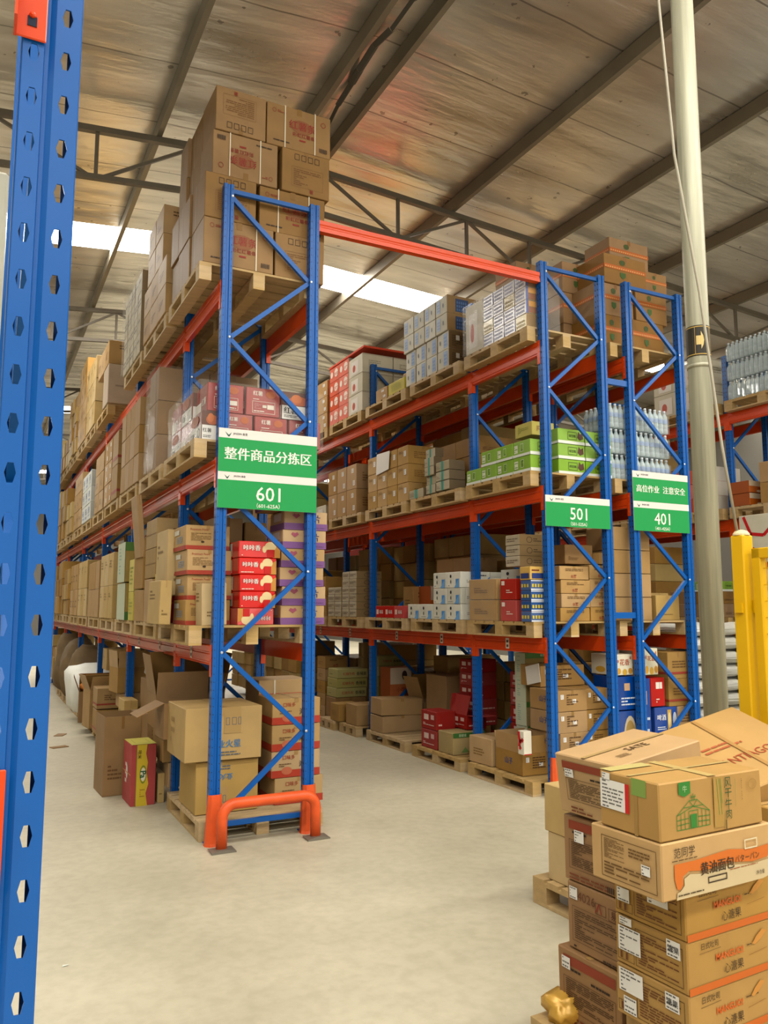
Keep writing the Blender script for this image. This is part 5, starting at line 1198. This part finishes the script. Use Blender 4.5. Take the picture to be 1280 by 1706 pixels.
for s_ in list(ST):
    if s_.startswith('near_'): NAMES[s_] = 'cardboard_carton'
def near(st, w, d, h, x, y, z, label, rot=0, tilt=(0,0), flip=False, stick=()):
    """x, y = near left bottom corner, before rotation about that corner"""
    c = Vector((w/2, d/2)); a = rot; q = Vector((c.x*math.cos(a)-c.y*math.sin(a), c.x*math.sin(a)+c.y*math.cos(a)))
    o = carton(st, w, d, h, x+q.x, y+q.y, z, label, None, rot, tilt, flip)
    for s_ in stick: sticker(o, s_[0], w, d, h, *s_[1:5], **(s_[5] if len(s_) > 5 else {}))
    return o
R1 = math.radians(3); zz = .14
# near column
near('near_plain', .42, .32, .2, 2.16, 1.98, zz, 'tan carton at the base of the near column, lower right', R1)
near('near_mango', .42, .31, .165, 2.09, 1.95, .345, 'mango bread carton with orange base stripe, bottom one of the near column', R1+.01, stick=(('L',.06,.5,.4,.95,dict(label='large white waybill')),('L',.7,.6,.88,.92,dict(text='溏果')),('L',.12,.1,.3,.42)))
near('near_mango', .44, .31, .16, 2.09, 1.95, .512, 'mango bread carton with orange base stripe, middle one of the near column', R1, stick=(('L',.06,.3,.38,.8,dict(label='large white waybill')),('L',.08,.84,.26,1.0),('L',.74,.62,.92,.95,dict(text='溏果'))))
near('near_mango', .44, .31, .16, 2.09, 1.95, .675, 'mango bread carton with orange base stripe, top one under the butter bread carton', R1, stick=(('L',.05,.66,.42,.92,dict(label='large white waybill')),('L',.06,.3,.24,.58),('L',.5,.5,.78,.88,dict(text='已驗收'))))
near('near_butter', .54, .30, .172, 1.925, 1.885, .842, 'bread carton with dripping orange banner, under the green-printed carton', R1-.01, stick=(('L',.74,.38,.86,.56),))
near('near_beef', .50, .255, .178, 1.93, 1.89, 1.019, 'top carton printed with a green yurt in the near pile', R1-.01, (.01,.0), stick=(('L',.03,.34,.46,.86,dict(label='white waybill with red edge', edge=.07, name='shipping_label')),('L',.06,.84,.2,.98)))
# far column of the pile
near('near_brown', .46, .33, .27, 2.155, 2.33, zz, 'brown carton with red heading, bottom of the rear column in the near pile', R1, stick=(('L',.08,.74,.22,.9),))
near('near_hand', .46, .31, .25, 2.175, 2.31, .415, 'brown carton with handwritten number, second in the rear column', R1, stick=(('L',.06,.76,.2,.94),))
near('near_brown', .46, .32, .25, 2.18, 2.31, .67, 'brown carton with red heading, third in the rear column', R1+.02, stick=(('L',.2,.62,.36,.8),))
near('near_sate', .46, .34, .23, 2.155, 2.28, .965, 'tilted carton topping the rear column of the near pile', R1, (0,-.13), stick=(('L',.16,.64,.3,.78),))
near('near_plain', .4, .36, .8, 2.68, 2.35, zz, 'tall tan carton at the back of the near pile')
near('near_plain', .38, .36, .86, 2.68, 1.95, zz, 'tall tan carton at the right of the near pile')
near('near_red', .5, .5, .16, 2.62, 2.18, 1.02, 'tilted tan carton with red lettering at the right of the pile top', -.1, (.30,-.22))
# peanut cartons behind
near('peanut', .5, .5, .27, 3.11, 3.42, .152, 'pale peanut carton, lower of two behind the near pile', .03)
near('peanut', .5, .5, .27, 3.10, 3.44, .425, 'pale peanut carton, upper of two behind the near pile', .02)
# litter
lump('crumpled_wrapper', 'wrapper', 2.125, 2.62, .14, .06, .06, .1, WRAPPER, 'crumpled gold snack wrapper on the near pallet corner', 21, .6)
mb = MB(); mb.poly([(0,0,.003),(.03,.004,.005),(.034,.012,.004),(.006,.014,.006)], ink('D8DCD0')); o = mb.build('paper_scrap'); o.location = (.46, 4.36, 0); tag(o, 'tiny white paper scrap on the open floor', 'paper scrap')
# ---------------- goods in the near left rack
one('milk', .3, .3, .78, -.288, 1.31, 1.652, 'tall white and blue printed carton just left of the close-up upright', cat='cardboard box')

# ================================================================== the far loads nobody could count
mb = MB(); rng = random.Random(4); TN = ['B98F52','A87F46','C3A066','AF8E5A','C9AE7A']
for s_ in range(7, 12):
    for l in (0, 1, 2):
        y0, y1 = SL[s_]; z = BZ[l]+PH+.003; n = rng.choice((3, 4)); nz = rng.choice((2, 3, 4)) if l == 2 else rng.choice((2, 3)); h = rng.uniform(.26, .36)
        for j in range(n):
            for k in range(nz):
                d = (y1-y0)/n; mb.cbox((1.42+rng.uniform(-.03,.03), y0+j*d+.004, z+k*h), (2.4, y0+(j+1)*d-.004, z+(k+1)*h-.004), card(rng.choice(TN)), .006)
for s_ in (5, 6):
    for l in (0, 1, 2):
        y0, y1 = SL[s_]; z = BZ[l]+PH+.003; h = rng.uniform(.24, .32)
        for j in range(3):
            for k in range(3):
                d = (y1-y0)/3; mb.cbox((4.70+rng.uniform(-.03,.03), y0+j*d+.004, z+k*h), (5.6, y0+(j+1)*d-.004, z+(k+1)*h-.004), card(rng.choice(TN)), .006)
for s_ in (1, 2, 3, 4, 5):
    for l in (0, 1, 2):
        if (s_, l) in ((1,2),(1,1)): continue
        y0, y1 = SL[s_]; z = BZ[l]+PH+.003; h = rng.uniform(.24, .32)
        for j in range(3):
            for k in range(3 if l == 2 or s_ == 1 else 4):
                d = (y1-y0)/3; h = min(h, .275); mb.cbox((5.8+rng.uniform(-.03,.03), y0+j*d+.004, z+k*h), (6.18 if (s_, l) == (1,0) else 6.6, y0+(j+1)*d-.004, z+(k+1)*h-.004), card(rng.choice(TN)), .006)
for s_ in (2, 3, 4, 5):
    for l in (0, 1):
        y0, y1 = SL[s_]; z = BZ[l]+PH+.003; h = rng.uniform(.24, .275)
        for j in range(3):
            for k in range(rng.choice((3, 4))):
                d = (y1-y0)/3; mb.cbox((8.9+rng.uniform(-.03,.03), y0+j*d+.004, z+k*h), (9.7, y0+(j+1)*d-.004, z+(k+1)*h-.004), card(rng.choice(TN)), .006)
for x0, x1, ss in ((1.55,2.4,range(2,12)),(4.75,5.6,range(5,8)),(5.8,6.65,range(1,6)),(8.95,9.7,range(0,4))):
    for s_ in ss:
        y0, y1 = SL[s_]; h = rng.uniform(.22, .27); lo = 0 if x0 != 1.55 else 1
        for j in range(3):
            for k in range(rng.choice((3, 4))):
                if x0 == 1.55 and (s_ < 9): xa = 2.2
                else: xa = x0
                d = (y1-y0)/3; mb.cbox((xa+rng.uniform(-.03,.03), y0+j*d+.004, .16+k*h), (x1, y0+(j+1)*d-.004, .16+(k+1)*h-.004), card(rng.choice(TN)), .006)
o = mb.build('distant_cartons'); tag(o, 'mass of tan cartons far back along the racks', 'cardboard boxes'); o['kind'] = 'stuff'
